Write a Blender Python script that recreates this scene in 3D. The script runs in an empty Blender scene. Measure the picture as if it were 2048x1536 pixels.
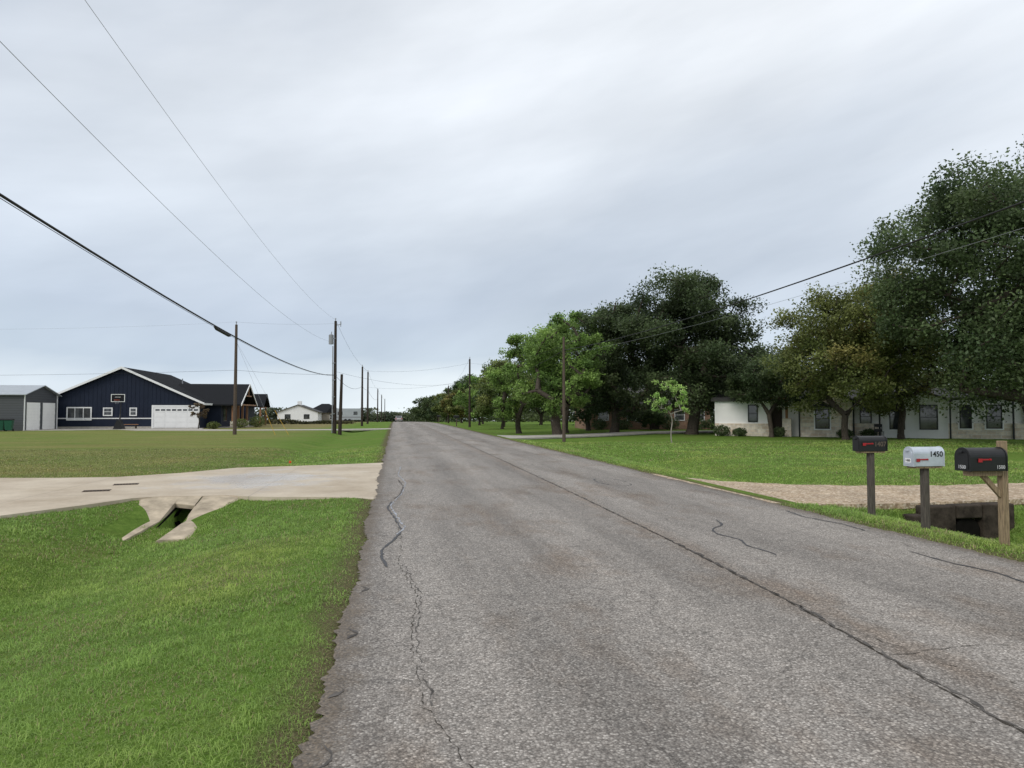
import bpy, math, random
import numpy as np
from mathutils import Vector
random.seed(7)
rng = np.random.default_rng(11)
scene = bpy.context.scene
COL = scene.collection

# ------------------------------------------------------------------ helpers
def sstep(a, b, v):
    t = np.clip((np.asarray(v, float) - a) / (b - a), 0, 1)
    return t * t * (3 - 2 * t)

def crest(y):
    return -0.0125 * 15 * np.logaddexp(0, (np.asarray(y, float) - 118) / 15)

def ground_h(x, y):
    x = np.asarray(x, float); y = np.asarray(y, float)
    z = crest(y)
    lin = np.clip((y - 12.3) / 2.1, 0, 1)
    sg = np.where(x < -3.9, 1.0, 1.6)
    dl = np.exp(-((x + 3.9) / sg) ** 2) * (0.48 * (1 - lin) + 0.25 * sstep(22.6, 25, y) * (1 - sstep(60, 110, y)))
    dr = np.exp(-((x - 9.7) / 1.15) ** 2) * (0.62 * (1 - sstep(10.75, 11.05, y)) + 0.22 * sstep(14.8, 18, y) * (1 - sstep(28, 40, y)))
    z = z - dl - dr
    z = z - 0.04 - 0.11 * sstep(7.0, 9.0, x)
    z = z + 0.035 * (1 - sstep(0.0, 0.6, np.minimum(np.abs(x + 0.70), np.abs(x - 6.95))))
    slot = (np.abs(x + 3.85) < 0.19) & (y > 12.9) & (y < 14.25)
    z = np.where(slot, np.minimum(z, -0.56), z)
    bump = 0.012 * np.sin(x * 2.1 + 1.3 * np.sin(y * 1.1)) * np.sin(y * 1.7 + x * 0.6)
    off = (x < -0.9) | (x > 7.2)
    return z + np.where(off & (y < 60), bump, 0)

def gz(x, y):
    return float(ground_h(x, y))

class MB:
    def __init__(s): s.v = []; s.f = []
    def add(s, vs, fs):
        o = len(s.v); s.v += [tuple(p) for p in vs]; s.f += [tuple(i + o for i in f) for f in fs]
    def box(s, x0, x1, y0, y1, z0, z1):
        s.add([(x0,y0,z0),(x1,y0,z0),(x1,y1,z0),(x0,y1,z0),(x0,y0,z1),(x1,y0,z1),(x1,y1,z1),(x0,y1,z1)],
              [(0,3,2,1),(4,5,6,7),(0,1,5,4),(1,2,6,5),(2,3,7,6),(3,0,4,7)])
    def prism_y(s, pts, y0, y1):
        n = len(pts)
        s.add([(x,y0,z) for x,z in pts] + [(x,y1,z) for x,z in pts],
              [tuple(range(n)), tuple(range(2*n-1, n-1, -1))] + [(i, i+n, (i+1)%n+n, (i+1)%n) for i in range(n)])
    def prism_x(s, pts, x0, x1):
        n = len(pts)
        s.add([(x0,y,z) for y,z in pts] + [(x1,y,z) for y,z in pts],
              [tuple(range(n)), tuple(range(2*n-1, n-1, -1))] + [(i, i+n, (i+1)%n+n, (i+1)%n) for i in range(n)])
    def tube(s, p0, p1, r0, r1, n=8, caps=True):
        p0 = Vector(p0); p1 = Vector(p1); d = (p1 - p0)
        if d.length < 1e-6: return
        d.normalize()
        u = d.orthogonal().normalized(); w = d.cross(u)
        vs = []
        for p, r in ((p0, r0), (p1, r1)):
            for i in range(n):
                a = 2*math.pi*i/n
                vs.append(p + u*math.cos(a)*r + w*math.sin(a)*r)
        fs = [(i, (i+1)%n, (i+1)%n+n, i+n) for i in range(n)]
        if caps: fs += [tuple(range(n-1,-1,-1)), tuple(range(n, 2*n))]
        s.add(vs, fs)
    def path(s, pts, r, n=6):
        for a, b in zip(pts[:-1], pts[1:]): s.tube(a, b, r, r, n, True)
    def make(s, name, mat, parent=None, smooth=False, bevel=0):
        me = bpy.data.meshes.new(name); me.from_pydata(s.v, [], s.f); me.update()
        import bmesh
        bm = bmesh.new(); bm.from_mesh(me); bmesh.ops.recalc_face_normals(bm, faces=bm.faces)
        bm.to_mesh(me); bm.free()
        if smooth:
            for p in me.polygons: p.use_smooth = True
        ob = bpy.data.objects.new(name, me); COL.objects.link(ob)
        if mat: me.materials.append(mat)
        if parent: ob.parent = parent
        if bevel:
            m = ob.modifiers.new('bevel', 'BEVEL'); m.width = bevel; m.segments = 3; m.limit_method = 'ANGLE'
        return ob
def boxes(name, mat, parent, lst):
    for bx in lst:
        b = MB(); b.box(*bx); b.make(name, mat, parent)

def fast_mesh(name, V, F, mat, parent=None, col=None, smooth=False):
    me = bpy.data.meshes.new(name)
    k = F.shape[1]
    me.vertices.add(len(V)); me.vertices.foreach_set('co', V.astype(np.float32).ravel())
    me.loops.add(F.size); me.loops.foreach_set('vertex_index', F.astype(np.int32).ravel())
    me.polygons.add(len(F)); me.polygons.foreach_set('loop_start', np.arange(0, F.size, k, dtype=np.int32))
    me.update(calc_edges=True)
    if col is not None:
        a = me.color_attributes.new('Col', 'FLOAT_COLOR', 'POINT')
        c = np.ones((len(V), 4), np.float32); c[:, :3] = col
        a.data.foreach_set('color', c.ravel())
    if smooth: me.polygons.foreach_set('use_smooth', np.ones(len(F), bool))
    ob = bpy.data.objects.new(name, me); COL.objects.link(ob)
    me.materials.append(mat)
    if parent: ob.parent = parent
    return ob

def thing(name, label, cat, x, y, z=None, rot=0, group=None):
    e = bpy.data.objects.new(name, None); COL.objects.link(e)
    e.empty_display_size = 0.3
    e.location = (x, y, gz(x, y) if z is None else z); e.rotation_euler = (0, 0, rot)
    e['label'] = label; e['category'] = cat
    if group: e['group'] = group
    return e

def tag(o, label, cat, group=None):
    o['label'] = label; o['category'] = cat
    if group: o['group'] = group
    return o

# ------------------------------------------------------------------ materials
def base_mat(name):
    m = bpy.data.materials.new(name); m.use_nodes = True
    nt = m.node_tree; b = nt.nodes['Principled BSDF']
    return m, nt, b
def N(nt, t, **kw):
    n = nt.nodes.new(t)
    for k, v in kw.items():
        if k in n.inputs: n.inputs[k].default_value = v
        else: setattr(n, k, v)
    return n
def L(nt, a, b): nt.links.new(a, b)
def ramp(nt, src, stops):
    r = nt.nodes.new('ShaderNodeValToRGB'); e = r.color_ramp.elements
    while len(e) < len(stops): e.new(0.5)
    for i, (p, c) in enumerate(stops):
        e[i].position = p
        e[i].color = (c, c, c, 1) if not isinstance(c, tuple) else (*c, 1)
    L(nt, src, r.inputs[0]); return r.outputs[0]
def mixc(nt, f, a, b, mode='MIX'):
    m = nt.nodes.new('ShaderNodeMix'); m.data_type = 'RGBA'; m.blend_type = mode
    for i, v in ((0, f), (6, a), (7, b)):
        if hasattr(v, 'links'): L(nt, v, m.inputs[i])
        else: m.inputs[i].default_value = v if i == 0 else (*v, 1)
    return m.outputs[2]
def math_n(nt, op, a, b=0.0, c=None):
    m = nt.nodes.new('ShaderNodeMath'); m.operation = op
    for i, v in enumerate((a, b) if c is None else (a, b, c)):
        if hasattr(v, 'links'): L(nt, v, m.inputs[i])
        else: m.inputs[i].default_value = v
    return m.outputs[0]
def noise(nt, co, scale, detail=4, rough=0.6):
    n = N(nt, 'ShaderNodeTexNoise'); n.inputs['Scale'].default_value = scale
    n.inputs['Detail'].default_value = detail; n.inputs['Roughness'].default_value = rough
    L(nt, co, n.inputs['Vector']); return n.outputs['Fac']
def objco(nt):
    return nt.nodes.new('ShaderNodeTexCoord').outputs['Object']
def bump(nt, b, h, strength=0.3, dist=0.01):
    n = N(nt, 'ShaderNodeBump'); n.inputs['Strength'].default_value = strength; n.inputs['Distance'].default_value = dist
    L(nt, h, n.inputs['Height']); L(nt, n.outputs[0], b.inputs['Normal'])

def simple(name, c, rough=0.6, var=0.25, scale=3.0, metal=0.0, bmp=0.0, stretch=None, spec=0.4):
    m, nt, b = base_mat(name)
    co = objco(nt)
    if stretch:
        mp = N(nt, 'ShaderNodeMapping'); mp.inputs['Scale'].default_value = stretch
        L(nt, co, mp.inputs['Vector']); co = mp.outputs[0]
    n = noise(nt, co, scale, 6, 0.65)
    lo = tuple(v*(1-var) for v in c); hi = tuple(min(1, v*(1+var)) for v in c)
    L(nt, ramp(nt, n, [(0.3, lo), (0.7, hi)]), b.inputs['Base Color'])
    b.inputs['Roughness'].default_value = rough; b.inputs['Metallic'].default_value = metal
    b.inputs['Specular IOR Level'].default_value = spec
    if bmp: bump(nt, b, n, bmp, 0.02)
    return m

M = {}
M['navy'] = simple('navy_paint', (0.012, 0.018, 0.036), 0.6, 0.15, 1.0, spec=0.2)
M['white'] = simple('white_paint', (0.80, 0.80, 0.80), 0.5, 0.04, 1.5)
M['housewhite'] = simple('bright_white_stucco', (0.90, 0.89, 0.87), 0.7, 0.03, 1.5)
M['shingle'] = simple('dark_shingle', (0.020, 0.021, 0.024), 0.95, 0.35, 14, bmp=0.3, spec=0.08)
M['greyroof'] = simple('grey_shingle', (0.09, 0.088, 0.085), 0.9, 0.25, 10, spec=0.15)
M['metalroof'] = simple('light_metal_roof', (0.42, 0.45, 0.48), 0.4, 0.1, 2, 0.3)
M['concrete'] = simple('plain_concrete', (0.40, 0.37, 0.33), 0.8, 0.2, 3, bmp=0.15)
M['cedar'] = simple('cedar_timber', (0.30, 0.15, 0.075), 0.6, 0.3, 4, stretch=(8,8,1))
M['pole'] = simple('weathered_pole_wood', (0.10, 0.075, 0.06), 0.85, 0.4, 5, bmp=0.4, stretch=(8,8,0.6), spec=0.2)
M['darkpole'] = simple('dark_pole_wood', (0.045, 0.034, 0.028), 0.85, 0.4, 5, bmp=0.4, stretch=(8,8,0.6), spec=0.2)
M['post'] = simple('grey_post_wood', (0.095, 0.082, 0.070), 0.85, 0.5, 9, bmp=0.5, stretch=(9,9,0.8), spec=0.2)
M['newpost'] = simple('brown_post_wood', (0.27, 0.20, 0.125), 0.8, 0.5, 9, bmp=0.5, stretch=(9,9,0.8), spec=0.2)
M['black'] = simple('black_metal', (0.010, 0.010, 0.011), 0.42, 0.3, 6)
M['rubber'] = simple('black_rubber', (0.012, 0.012, 0.012), 0.7, 0.2, 8)
M['silver'] = simple('galvanised_steel', (0.52, 0.56, 0.62), 0.38, 0.15, 5, 0.35)
M['greymetal'] = simple('grey_metal', (0.28, 0.29, 0.31), 0.5, 0.1, 5, 0.3)
M['red'] = simple('red_plastic', (0.36, 0.015, 0.02), 0.4, 0.15, 8)
M['orange'] = simple('orange_marker', (0.8, 0.10, 0.02), 0.5, 0.1, 8)
M['yellow'] = simple('yellow_plastic', (0.55, 0.32, 0.03), 0.5, 0.1, 8)
M['green'] = simple('green_plastic', (0.012, 0.09, 0.05), 0.5, 0.1, 8)
M['textblack'] = simple('black_lettering', (0.01, 0.01, 0.01), 0.6, 0.1, 8)
M['textwhite'] = simple('white_lettering', (0.50, 0.50, 0.51), 0.6, 0.2, 30)
M['texttan'] = simple('faded_lettering', (0.12, 0.09, 0.07), 0.6, 0.2, 30)
M['bark'] = simple('tree_bark', (0.075, 0.062, 0.05), 0.95, 0.5, 7, bmp=0.8, stretch=(3,3,0.7), spec=0.1)
M['palebark'] = simple('pale_bark', (0.30, 0.27, 0.235), 0.9, 0.3, 9, spec=0.1)
M['pipe'] = simple('dark_pipe', (0.010, 0.009, 0.008), 0.95, 0.3, 5, spec=0.05)
M['tan'] = simple('tan_panel', (0.33, 0.29, 0.24), 0.7, 0.15, 3)
M['oldconcrete'] = simple('stained_culvert_concrete', (0.43, 0.36, 0.27), 0.9, 0.40, 3, bmp=0.3, spec=0.2)
M['tar'] = simple('sealant_tar', (0.055, 0.054, 0.057), 0.6, 0.5, 12, spec=0.3)
M['softtar'] = simple('worn_sealant', (0.10, 0.091, 0.084), 0.8, 0.5, 6, spec=0.2)
M['crack'] = simple('dark_crack', (0.055, 0.048, 0.04), 0.95, 0.6, 9, spec=0.1)  # dark brown colour of the road cracks
M['wet'] = simple('painted_wet_sheen', (0.33, 0.34, 0.37), 0.5, 0.4, 9)  # wet sheen painted in as a pale blue-grey colour
M['carwhite'] = simple('car_paint', (0.35, 0.33, 0.34), 0.25, 0.03, 2)

def glass_mat():
    m, nt, b = base_mat('window_glass')
    n = noise(nt, objco(nt), 1.2, 2)
    L(nt, ramp(nt, n, [(0.35, (0.012,0.014,0.017)), (0.7, (0.09,0.095,0.10))]), b.inputs['Base Color'])
    b.inputs['Roughness'].default_value = 0.06; b.inputs['Specular IOR Level'].default_value = 0.8; return m
M['glass'] = glass_mat()

def brick_mat(name, c1, c2, mortar, sc, bw, bh, msize=0.015):
    m, nt, b = base_mat(name)
    co = objco(nt)
    sep = N(nt, 'ShaderNodeSeparateXYZ'); L(nt, co, sep.inputs[0])
    xy = math_n(nt, 'ADD', sep.outputs[0], sep.outputs[1])
    cb = N(nt, 'ShaderNodeCombineXYZ'); L(nt, xy, cb.inputs[0]); L(nt, sep.outputs[2], cb.inputs[1])
    nz = N(nt, 'ShaderNodeTexNoise'); nz.inputs['Scale'].default_value = 1.7
    L(nt, co, nz.inputs['Vector'])
    ad = N(nt, 'ShaderNodeVectorMath'); ad.operation = 'MULTIPLY_ADD'
    L(nt, nz.outputs['Color'], ad.inputs[0]); ad.inputs[1].default_value = (0.08,0.08,0.0); L(nt, cb.outputs[0], ad.inputs[2])
    br = N(nt, 'ShaderNodeTexBrick')
    br.inputs['Color1'].default_value = (*c1, 1); br.inputs['Color2'].default_value = (*c2, 1)
    br.inputs['Mortar'].default_value = (*mortar, 1); br.inputs['Scale'].default_value = sc
    br.inputs['Mortar Size'].default_value = msize; br.inputs['Brick Width'].default_value = bw; br.inputs['Row Height'].default_value = bh
    L(nt, ad.outputs[0], br.inputs['Vector'])
    n = noise(nt, co, 5, 5)
    c = mixc(nt, 0.6, br.outputs['Color'], ramp(nt, n, [(0.3, 0.6), (0.7, 1.2)]), 'MULTIPLY')
    L(nt, c, b.inputs['Base Color']); b.inputs['Roughness'].default_value = 0.9
    bump(nt, b, br.outputs['Fac'], -0.4, 0.01)
    return m
M['limestone'] = brick_mat('limestone_masonry', (0.88,0.80,0.66), (0.64,0.52,0.39), (0.76,0.71,0.63), 1.0, 0.55, 0.24, 0.02)
M['brick'] = brick_mat('orange_brick', (0.40,0.19,0.10), (0.28,0.12,0.065), (0.3,0.26,0.22), 1.0, 0.24, 0.085)
M['rubble'] = simple('dark_rubble_stone', (0.050, 0.040, 0.032), 0.95, 0.6, 5, bmp=0.8, spec=0.1)

def siding_mat():
    m, nt, b = base_mat('grey_lap_siding'); co = objco(nt)
    sep = N(nt, 'ShaderNodeSeparateXYZ'); L(nt, co, sep.inputs[0])
    f = math_n(nt, 'FRACT', math_n(nt, 'MULTIPLY', sep.outputs[2], 4.5))
    L(nt, ramp(nt, f, [(0.0, (0.02,0.022,0.025)), (0.15, (0.075,0.08,0.088)), (1.0, (0.09,0.095,0.105))]), b.inputs['Base Color'])
    b.inputs['Roughness'].default_value = 0.5; bump(nt, b, f, 0.5, 0.03); return m
M['siding'] = siding_mat()

def foliage_mat():
    m, nt, b = base_mat('foliage_leaves')
    at = N(nt, 'ShaderNodeAttribute'); at.attribute_name = 'Col'
    L(nt, at.outputs['Color'], b.inputs['Base Color'])
    b.inputs['Roughness'].default_value = 0.5; b.inputs['Specular IOR Level'].default_value = 0.3
    tr = N(nt, 'ShaderNodeBsdfTranslucent'); L(nt, at.outputs['Color'], tr.inputs['Color'])
    mx = N(nt, 'ShaderNodeMixShader'); mx.inputs[0].default_value = 0.38
    L(nt, b.outputs[0], mx.inputs[1]); L(nt, tr.outputs[0], mx.inputs[2])
    L(nt, mx.outputs[0], nt.nodes['Material Output'].inputs['Surface']); return m
M['leaf'] = foliage_mat()

def ground_mat():
    m, nt, b = base_mat('grass_ground'); co = objco(nt)
    sep = N(nt, 'ShaderNodeSeparateXYZ'); L(nt, co, sep.inputs[0]); X, Y = sep.outputs[0], sep.outputs[1]
    n1 = noise(nt, co, 0.35, 6, 0.7); n2 = noise(nt, co, 9, 6, 0.75); n3 = noise(nt, co, 60, 3, 0.7)
    green = ramp(nt, n2, [(0.25, (0.07,0.125,0.022)), (0.5, (0.125,0.21,0.037)), (0.8, (0.20,0.285,0.065))])
    olive = ramp(nt, n2, [(0.25, (0.13,0.135,0.042)), (0.5, (0.215,0.215,0.072)), (0.8, (0.32,0.30,0.125))])
    fx = N(nt, 'ShaderNodeMapRange'); L(nt, X, fx.inputs[0]); fx.inputs[1].default_value = -4.5; fx.inputs[2].default_value = -8.5
    fy = N(nt, 'ShaderNodeMapRange'); L(nt, Y, fy.inputs[0]); fy.inputs[1].default_value = 17; fy.inputs[2].default_value = 21
    dry = math_n(nt, 'MULTIPLY', fx.outputs[0], fy.outputs[0])
    mp0 = N(nt, 'ShaderNodeMapping'); mp0.inputs['Scale'].default_value = (0.5, 1.2, 1.0); L(nt, co, mp0.inputs['Vector'])
    dry = math_n(nt, 'MULTIPLY', dry, ramp(nt, noise(nt, mp0.outputs[0], 0.22, 6, 0.7), [(0.38, 0.30), (0.60, 1.0)]))
    c = mixc(nt, dry, green, olive)
    patches = ramp(nt, n1, [(0.50, 0.0), (0.70, 0.55)])
    c = mixc(nt, patches, c, olive)
    mp = N(nt, 'ShaderNodeMapping'); mp.inputs['Scale'].default_value = (0.12, 1.1, 1.0); L(nt, co, mp.inputs['Vector'])
    c = mixc(nt, 0.6, c, ramp(nt, noise(nt, mp.outputs[0], 0.8, 4, 0.6), [(0.3, 0.72), (0.7, 1.2)]), 'MULTIPLY')
    s1 = N(nt, 'ShaderNodeMapRange'); L(nt, Y, s1.inputs[0]); s1.inputs[1].default_value = 70; s1.inputs[2].default_value = 82
    s2 = N(nt, 'ShaderNodeMapRange'); L(nt, X, s2.inputs[0]); s2.inputs[1].default_value = -6.5; s2.inputs[2].default_value = -9
    so = math_n(nt, 'MULTIPLY', s1.outputs[0], s2.outputs[0]); so = math_n(nt, 'MULTIPLY', so, 0.75)
    c = mixc(nt, so, c, ramp(nt, n2, [(0.3, (0.18,0.14,0.07)), (0.7, (0.30,0.25,0.13))]))
    e1 = math_n(nt, 'ABSOLUTE', math_n(nt, 'SUBTRACT', math_n(nt, 'ABSOLUTE', math_n(nt, 'SUBTRACT', X, 3.12)), 3.55))
    e = math_n(nt, 'ADD', e1, math_n(nt, 'MULTIPLY', math_n(nt, 'SUBTRACT', noise(nt, co, 2.5, 4), 0.5), 0.5))
    ef = ramp(nt, e, [(0.10, 0.8), (0.32, 0.0)])
    c = mixc(nt, ef, c, ramp(nt, n3, [(0.3, (0.07,0.053,0.035)), (0.7, (0.19,0.145,0.095))]))
    c = mixc(nt, 0.7, c, ramp(nt, n3, [(0.3, 0.6), (0.7, 1.3)]), 'MULTIPLY')
    L(nt, c, b.inputs['Base Color']); b.inputs['Roughness'].default_value = 1.0
    b.inputs['Specular IOR Level'].default_value = 0.05
    bump(nt, b, math_n(nt, 'ADD', n3, n2), 0.6, 0.04)
    return m
M['ground'] = ground_mat()

def road_mat():
    m, nt, b = base_mat('chip_seal_asphalt'); co = objco(nt)
    sep = N(nt, 'ShaderNodeSeparateXYZ'); L(nt, co, sep.inputs[0]); X, Y = sep.outputs[0], sep.outputs[1]
    v = N(nt, 'ShaderNodeTexVoronoi'); v.inputs['Scale'].default_value = 78; L(nt, co, v.inputs['Vector'])
    vs = N(nt, 'ShaderNodeSeparateColor'); L(nt, v.outputs['Color'], vs.inputs[0])
    chip = ramp(nt, vs.outputs[0], [(0.0, (0.205,0.180,0.160)), (0.45, (0.305,0.274,0.246)), (0.85, (0.40,0.364,0.328)), (1.0, (0.60,0.55,0.50))])
    gap = ramp(nt, v.outputs['Distance'], [(0.35, 1.0), (0.9, 0.34)])
    c = mixc(nt, 0.8, chip, gap, 'MULTIPLY')
    mp = N(nt, 'ShaderNodeMapping'); mp.inputs['Scale'].default_value = (1.0, 0.10, 1.0); L(nt, co, mp.inputs['Vector'])
    w = noise(nt, mp.outputs[0], 1.7, 6, 0.65)
    c = mixc(nt, 0.9, c, ramp(nt, w, [(0.28, 0.68), (0.5, 1.0), (0.75, 1.22)]), 'MULTIPLY')
    mp2 = N(nt, 'ShaderNodeMapping'); mp2.inputs['Scale'].default_value = (1.0, 0.45, 1.0); mp2.inputs['Location'].default_value = (3.0, 1.0, 0); L(nt, co, mp2.inputs['Vector'])
    big = noise(nt, mp2.outputs[0], 0.75, 6, 0.7)
    st = ramp(nt, big, [(0.51, 0.0), (0.68, 0.9)])
    c = mixc(nt, st, c, mixc(nt, 1.0, c, (0.74,0.65,0.57), 'MULTIPLY'))
    # rusty staining beside the centre seam
    sd = math_n(nt, 'ABSOLUTE', math_n(nt, 'SUBTRACT', X, 3.45))
    sd = math_n(nt, 'ADD', sd, math_n(nt, 'MULTIPLY', math_n(nt, 'SUBTRACT', noise(nt, mp2.outputs[0], 2.2, 6, 0.75), 0.42), 1.3))
    c = mixc(nt, ramp(nt, sd, [(0.0, 0.55), (0.35, 0.0)]), c, mixc(nt, 1.0, c, (0.82,0.68,0.56), 'MULTIPLY'))
    n4 = noise(nt, co, 5.5, 5, 0.75)
    c = mixc(nt, 0.6, c, ramp(nt, n4, [(0.3, 0.68), (0.7, 1.20)]), 'MULTIPLY')
    tr = math_n(nt, 'SINE', math_n(nt, 'MULTIPLY', math_n(nt, 'ADD', X, 0.1), 3.45))
    c = mixc(nt, 0.6, c, ramp(nt, math_n(nt, 'MULTIPLY_ADD', tr, 0.5, 0.5), [(0.0, 0.80), (1.0, 1.12)]), 'MULTIPLY')
    wn = N(nt, 'ShaderNodeTexNoise'); wn.inputs['Scale'].default_value = 1.5; wn.inputs['Detail'].default_value = 7; wn.inputs['Roughness'].default_value = 0.65; L(nt, co, wn.inputs['Vector'])
    ad = N(nt, 'ShaderNodeVectorMath'); ad.operation = 'MULTIPLY_ADD'; L(nt, wn.outputs['Color'], ad.inputs[0]); ad.inputs[1].default_value = (0.9,0.9,0); L(nt, co, ad.inputs[2])
    vc = N(nt, 'ShaderNodeTexVoronoi'); vc.feature = 'DISTANCE_TO_EDGE'; vc.inputs['Scale'].default_value = 0.8; L(nt, ad.outputs[0], vc.inputs['Vector'])
    ck = ramp(nt, vc.outputs['Distance'], [(0.0, 1.0), (0.005, 0.0)])
    ck = math_n(nt, 'MULTIPLY', ck, ramp(nt, noise(nt, co, 1.1, 4), [(0.38, 0.0), (0.54, 0.85)]))
    c = mixc(nt, ck, c, (0.07,0.062,0.055))
    e = math_n(nt, 'SUBTRACT', 3.46, math_n(nt, 'ABSOLUTE', math_n(nt, 'SUBTRACT', X, 3.12)))
    # finer crack web confined to the shoulders of the lane
    vf = N(nt, 'ShaderNodeTexVoronoi'); vf.feature = 'DISTANCE_TO_EDGE'; vf.inputs['Scale'].default_value = 3.2; L(nt, ad.outputs[0], vf.inputs['Vector'])
    cf = math_n(nt, 'MULTIPLY', ramp(nt, vf.outputs['Distance'], [(0.0, 1.0), (0.022, 0.0)]), ramp(nt, e, [(0.25, 0.7), (0.75, 0.0)]))
    c = mixc(nt, cf, c, (0.08,0.07,0.06))
    e = math_n(nt, 'ADD', e, math_n(nt, 'MULTIPLY', math_n(nt, 'SUBTRACT', noise(nt, co, 4, 6, 0.7), 0.5), 0.5))
    c = mixc(nt, ramp(nt, e, [(0.0, 0.75), (0.16, 0.0)]), c, ramp(nt, vs.outputs[1], [(0.0, (0.06,0.05,0.04)), (1.0, (0.20,0.155,0.11))]))
    L(nt, c, b.inputs['Base Color'])
    L(nt, ramp(nt, n4, [(0.3, 0.6), (0.7, 0.85)]), b.inputs['Roughness'])
    b.inputs['Specular IOR Level'].default_value = 0.25
    bump(nt, b, gap, 0.55, 0.006)
    return m
M['road'] = road_mat()

def drive_mat():
    m, nt, b = base_mat('damp_stained_concrete'); co = objco(nt)
    n1 = noise(nt, co, 0.7, 6, 0.65); n2 = noise(nt, co, 12, 5, 0.7)
    c = ramp(nt, n1, [(0.3, (0.42,0.34,0.25)), (0.7, (0.60,0.515,0.40))])
    c = mixc(nt, 0.6, c, ramp(nt, n2, [(0.3, 0.82), (0.7, 1.12)]), 'MULTIPLY')
    sep = N(nt, 'ShaderNodeSeparateXYZ'); L(nt, co, sep.inputs[0]); X, Y = sep.outputs[0], sep.outputs[1]
    for ax, per, off in ((X, 4.1, 0.7), (Y, 4.4, 0.6)):
        f = math_n(nt, 'ABSOLUTE', math_n(nt, 'SUBTRACT', math_n(nt, 'FRACT', math_n(nt, 'DIVIDE', math_n(nt, 'ADD', ax, off), per)), 0.5))
        c = mixc(nt, ramp(nt, f, [(0.0, 0.45), (0.004, 0.0)]), c, (0.08,0.07,0.06))
    dx = math_n(nt, 'MULTIPLY', math_n(nt, 'ADD', X, 3.2), 0.48); dy = math_n(nt, 'MULTIPLY', math_n(nt, 'SUBTRACT', Y, 17.8), 0.34)
    d = math_n(nt, 'SQRT', math_n(nt, 'ADD', math_n(nt, 'MULTIPLY', dx, dx), math_n(nt, 'MULTIPLY', dy, dy)))
    d = math_n(nt, 'ADD', d, math_n(nt, 'MULTIPLY', math_n(nt, 'SUBTRACT', noise(nt, co, 0.9, 7, 0.72), 0.5), 3.2))
    wet = ramp(nt, d, [(0.35, 1.0), (1.10, 0.0)])
    c = mixc(nt, wet, c, mixc(nt, 1.0, c, (0.90,0.90,0.92), 'MULTIPLY'))
    damp = ramp(nt, noise(nt, co, 0.45, 5, 0.6), [(0.5, 0.0), (0.62, 0.5)])
    c = mixc(nt, damp, c, mixc(nt, 1.0, c, (0.78,0.74,0.68), 'MULTIPLY'))
    L(nt, c, b.inputs['Base Color'])
    L(nt, ramp(nt, wet, [(0.0, 0.8), (0.6, 0.42), (1.0, 0.26)]), b.inputs['Roughness'])
    b.inputs['Specular IOR Level'].default_value = 0.55
    return m
M['drive'] = drive_mat()

def gravel_mat():
    m, nt, b = base_mat('tan_gravel'); co = objco(nt)
    v = N(nt, 'ShaderNodeTexVoronoi'); v.inputs['Scale'].default_value = 28; L(nt, co, v.inputs['Vector'])
    vs = N(nt, 'ShaderNodeSeparateColor'); L(nt, v.outputs['Color'], vs.inputs[0])
    c = ramp(nt, vs.outputs[0], [(0.0, (0.27,0.185,0.115)), (0.6, (0.49,0.37,0.25)), (1.0, (0.68,0.58,0.45))])
    c = mixc(nt, 0.8, c, ramp(nt, noise(nt, co, 1.5, 5), [(0.3, 0.60), (0.7, 1.15)]), 'MULTIPLY')
    L(nt, c, b.inputs['Base Color']); b.inputs['Roughness'].default_value = 0.95
    bump(nt, b, v.outputs['Distance'], -0.8, 0.02); return m
M['gravel'] = gravel_mat()

# ------------------------------------------------------------------ world and sun
w = bpy.data.worlds.new('World'); scene.world = w; w.use_nodes = True
nt = w.node_tree; nt.nodes.clear()
out = nt.nodes.new('ShaderNodeOutputWorld')
tc = nt.nodes.new('ShaderNodeTexCoord')
sk = nt.nodes.new('ShaderNodeTexSky'); sk.sky_type = 'NISHITA'; sk.sun_disc = False
sk.sun_elevation = math.radians(38); sk.sun_rotation = math.radians(230)
bg1 = nt.nodes.new('ShaderNodeBackground'); bg1.inputs[1].default_value = 0.1
L(nt, sk.outputs[0], bg1.inputs[0])
D = tc.outputs['Generated']
sep = nt.nodes.new('ShaderNodeSeparateXYZ'); L(nt, D, sep.inputs[0])
X_, Y_, Z = sep.outputs
def cloud(ang, sx, sz, scale, det, ro, seed):
    a = math.radians(ang)
    s_ = math_n(nt, 'ADD', math_n(nt, 'MULTIPLY', X_, math.cos(a)*sx), math_n(nt, 'MULTIPLY', Z, math.sin(a)*sx))
    t_ = math_n(nt, 'ADD', math_n(nt, 'MULTIPLY', X_, -math.sin(a)*sz), math_n(nt, 'MULTIPLY', Z, math.cos(a)*sz))
    c_ = nt.nodes.new('ShaderNodeCombineXYZ'); L(nt, s_, c_.inputs[0]); L(nt, t_, c_.inputs[1])
    L(nt, math_n(nt, 'ADD', math_n(nt, 'MULTIPLY', Y_, 0.8), seed), c_.inputs[2])
    return noise(nt, c_.outputs[0], scale, det, ro)
nA = cloud(27, 1.1, 3.3, 1.25, 5, 0.48, 3.1)
nB = cloud(10, 1.6, 6.5, 2.0, 5, 0.52, 8.4)
nC = cloud(40, 1.0, 1.8, 3.0, 5, 0.55, 1.7)
zz = math_n(nt, 'ADD', Z, math_n(nt, 'MULTIPLY', math_n(nt, 'SUBTRACT', nB, 0.5), 0.10))
grad = ramp(nt, zz, [(0.0, (0.85,0.925,0.97)), (0.04, (0.79,0.87,0.935)), (0.075, (0.59,0.68,0.78)), (0.14, (0.565,0.64,0.745)), (0.27, (0.665,0.725,0.805)), (0.5, (0.755,0.797,0.855)), (1.0, (0.87,0.90,0.92))])
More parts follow.
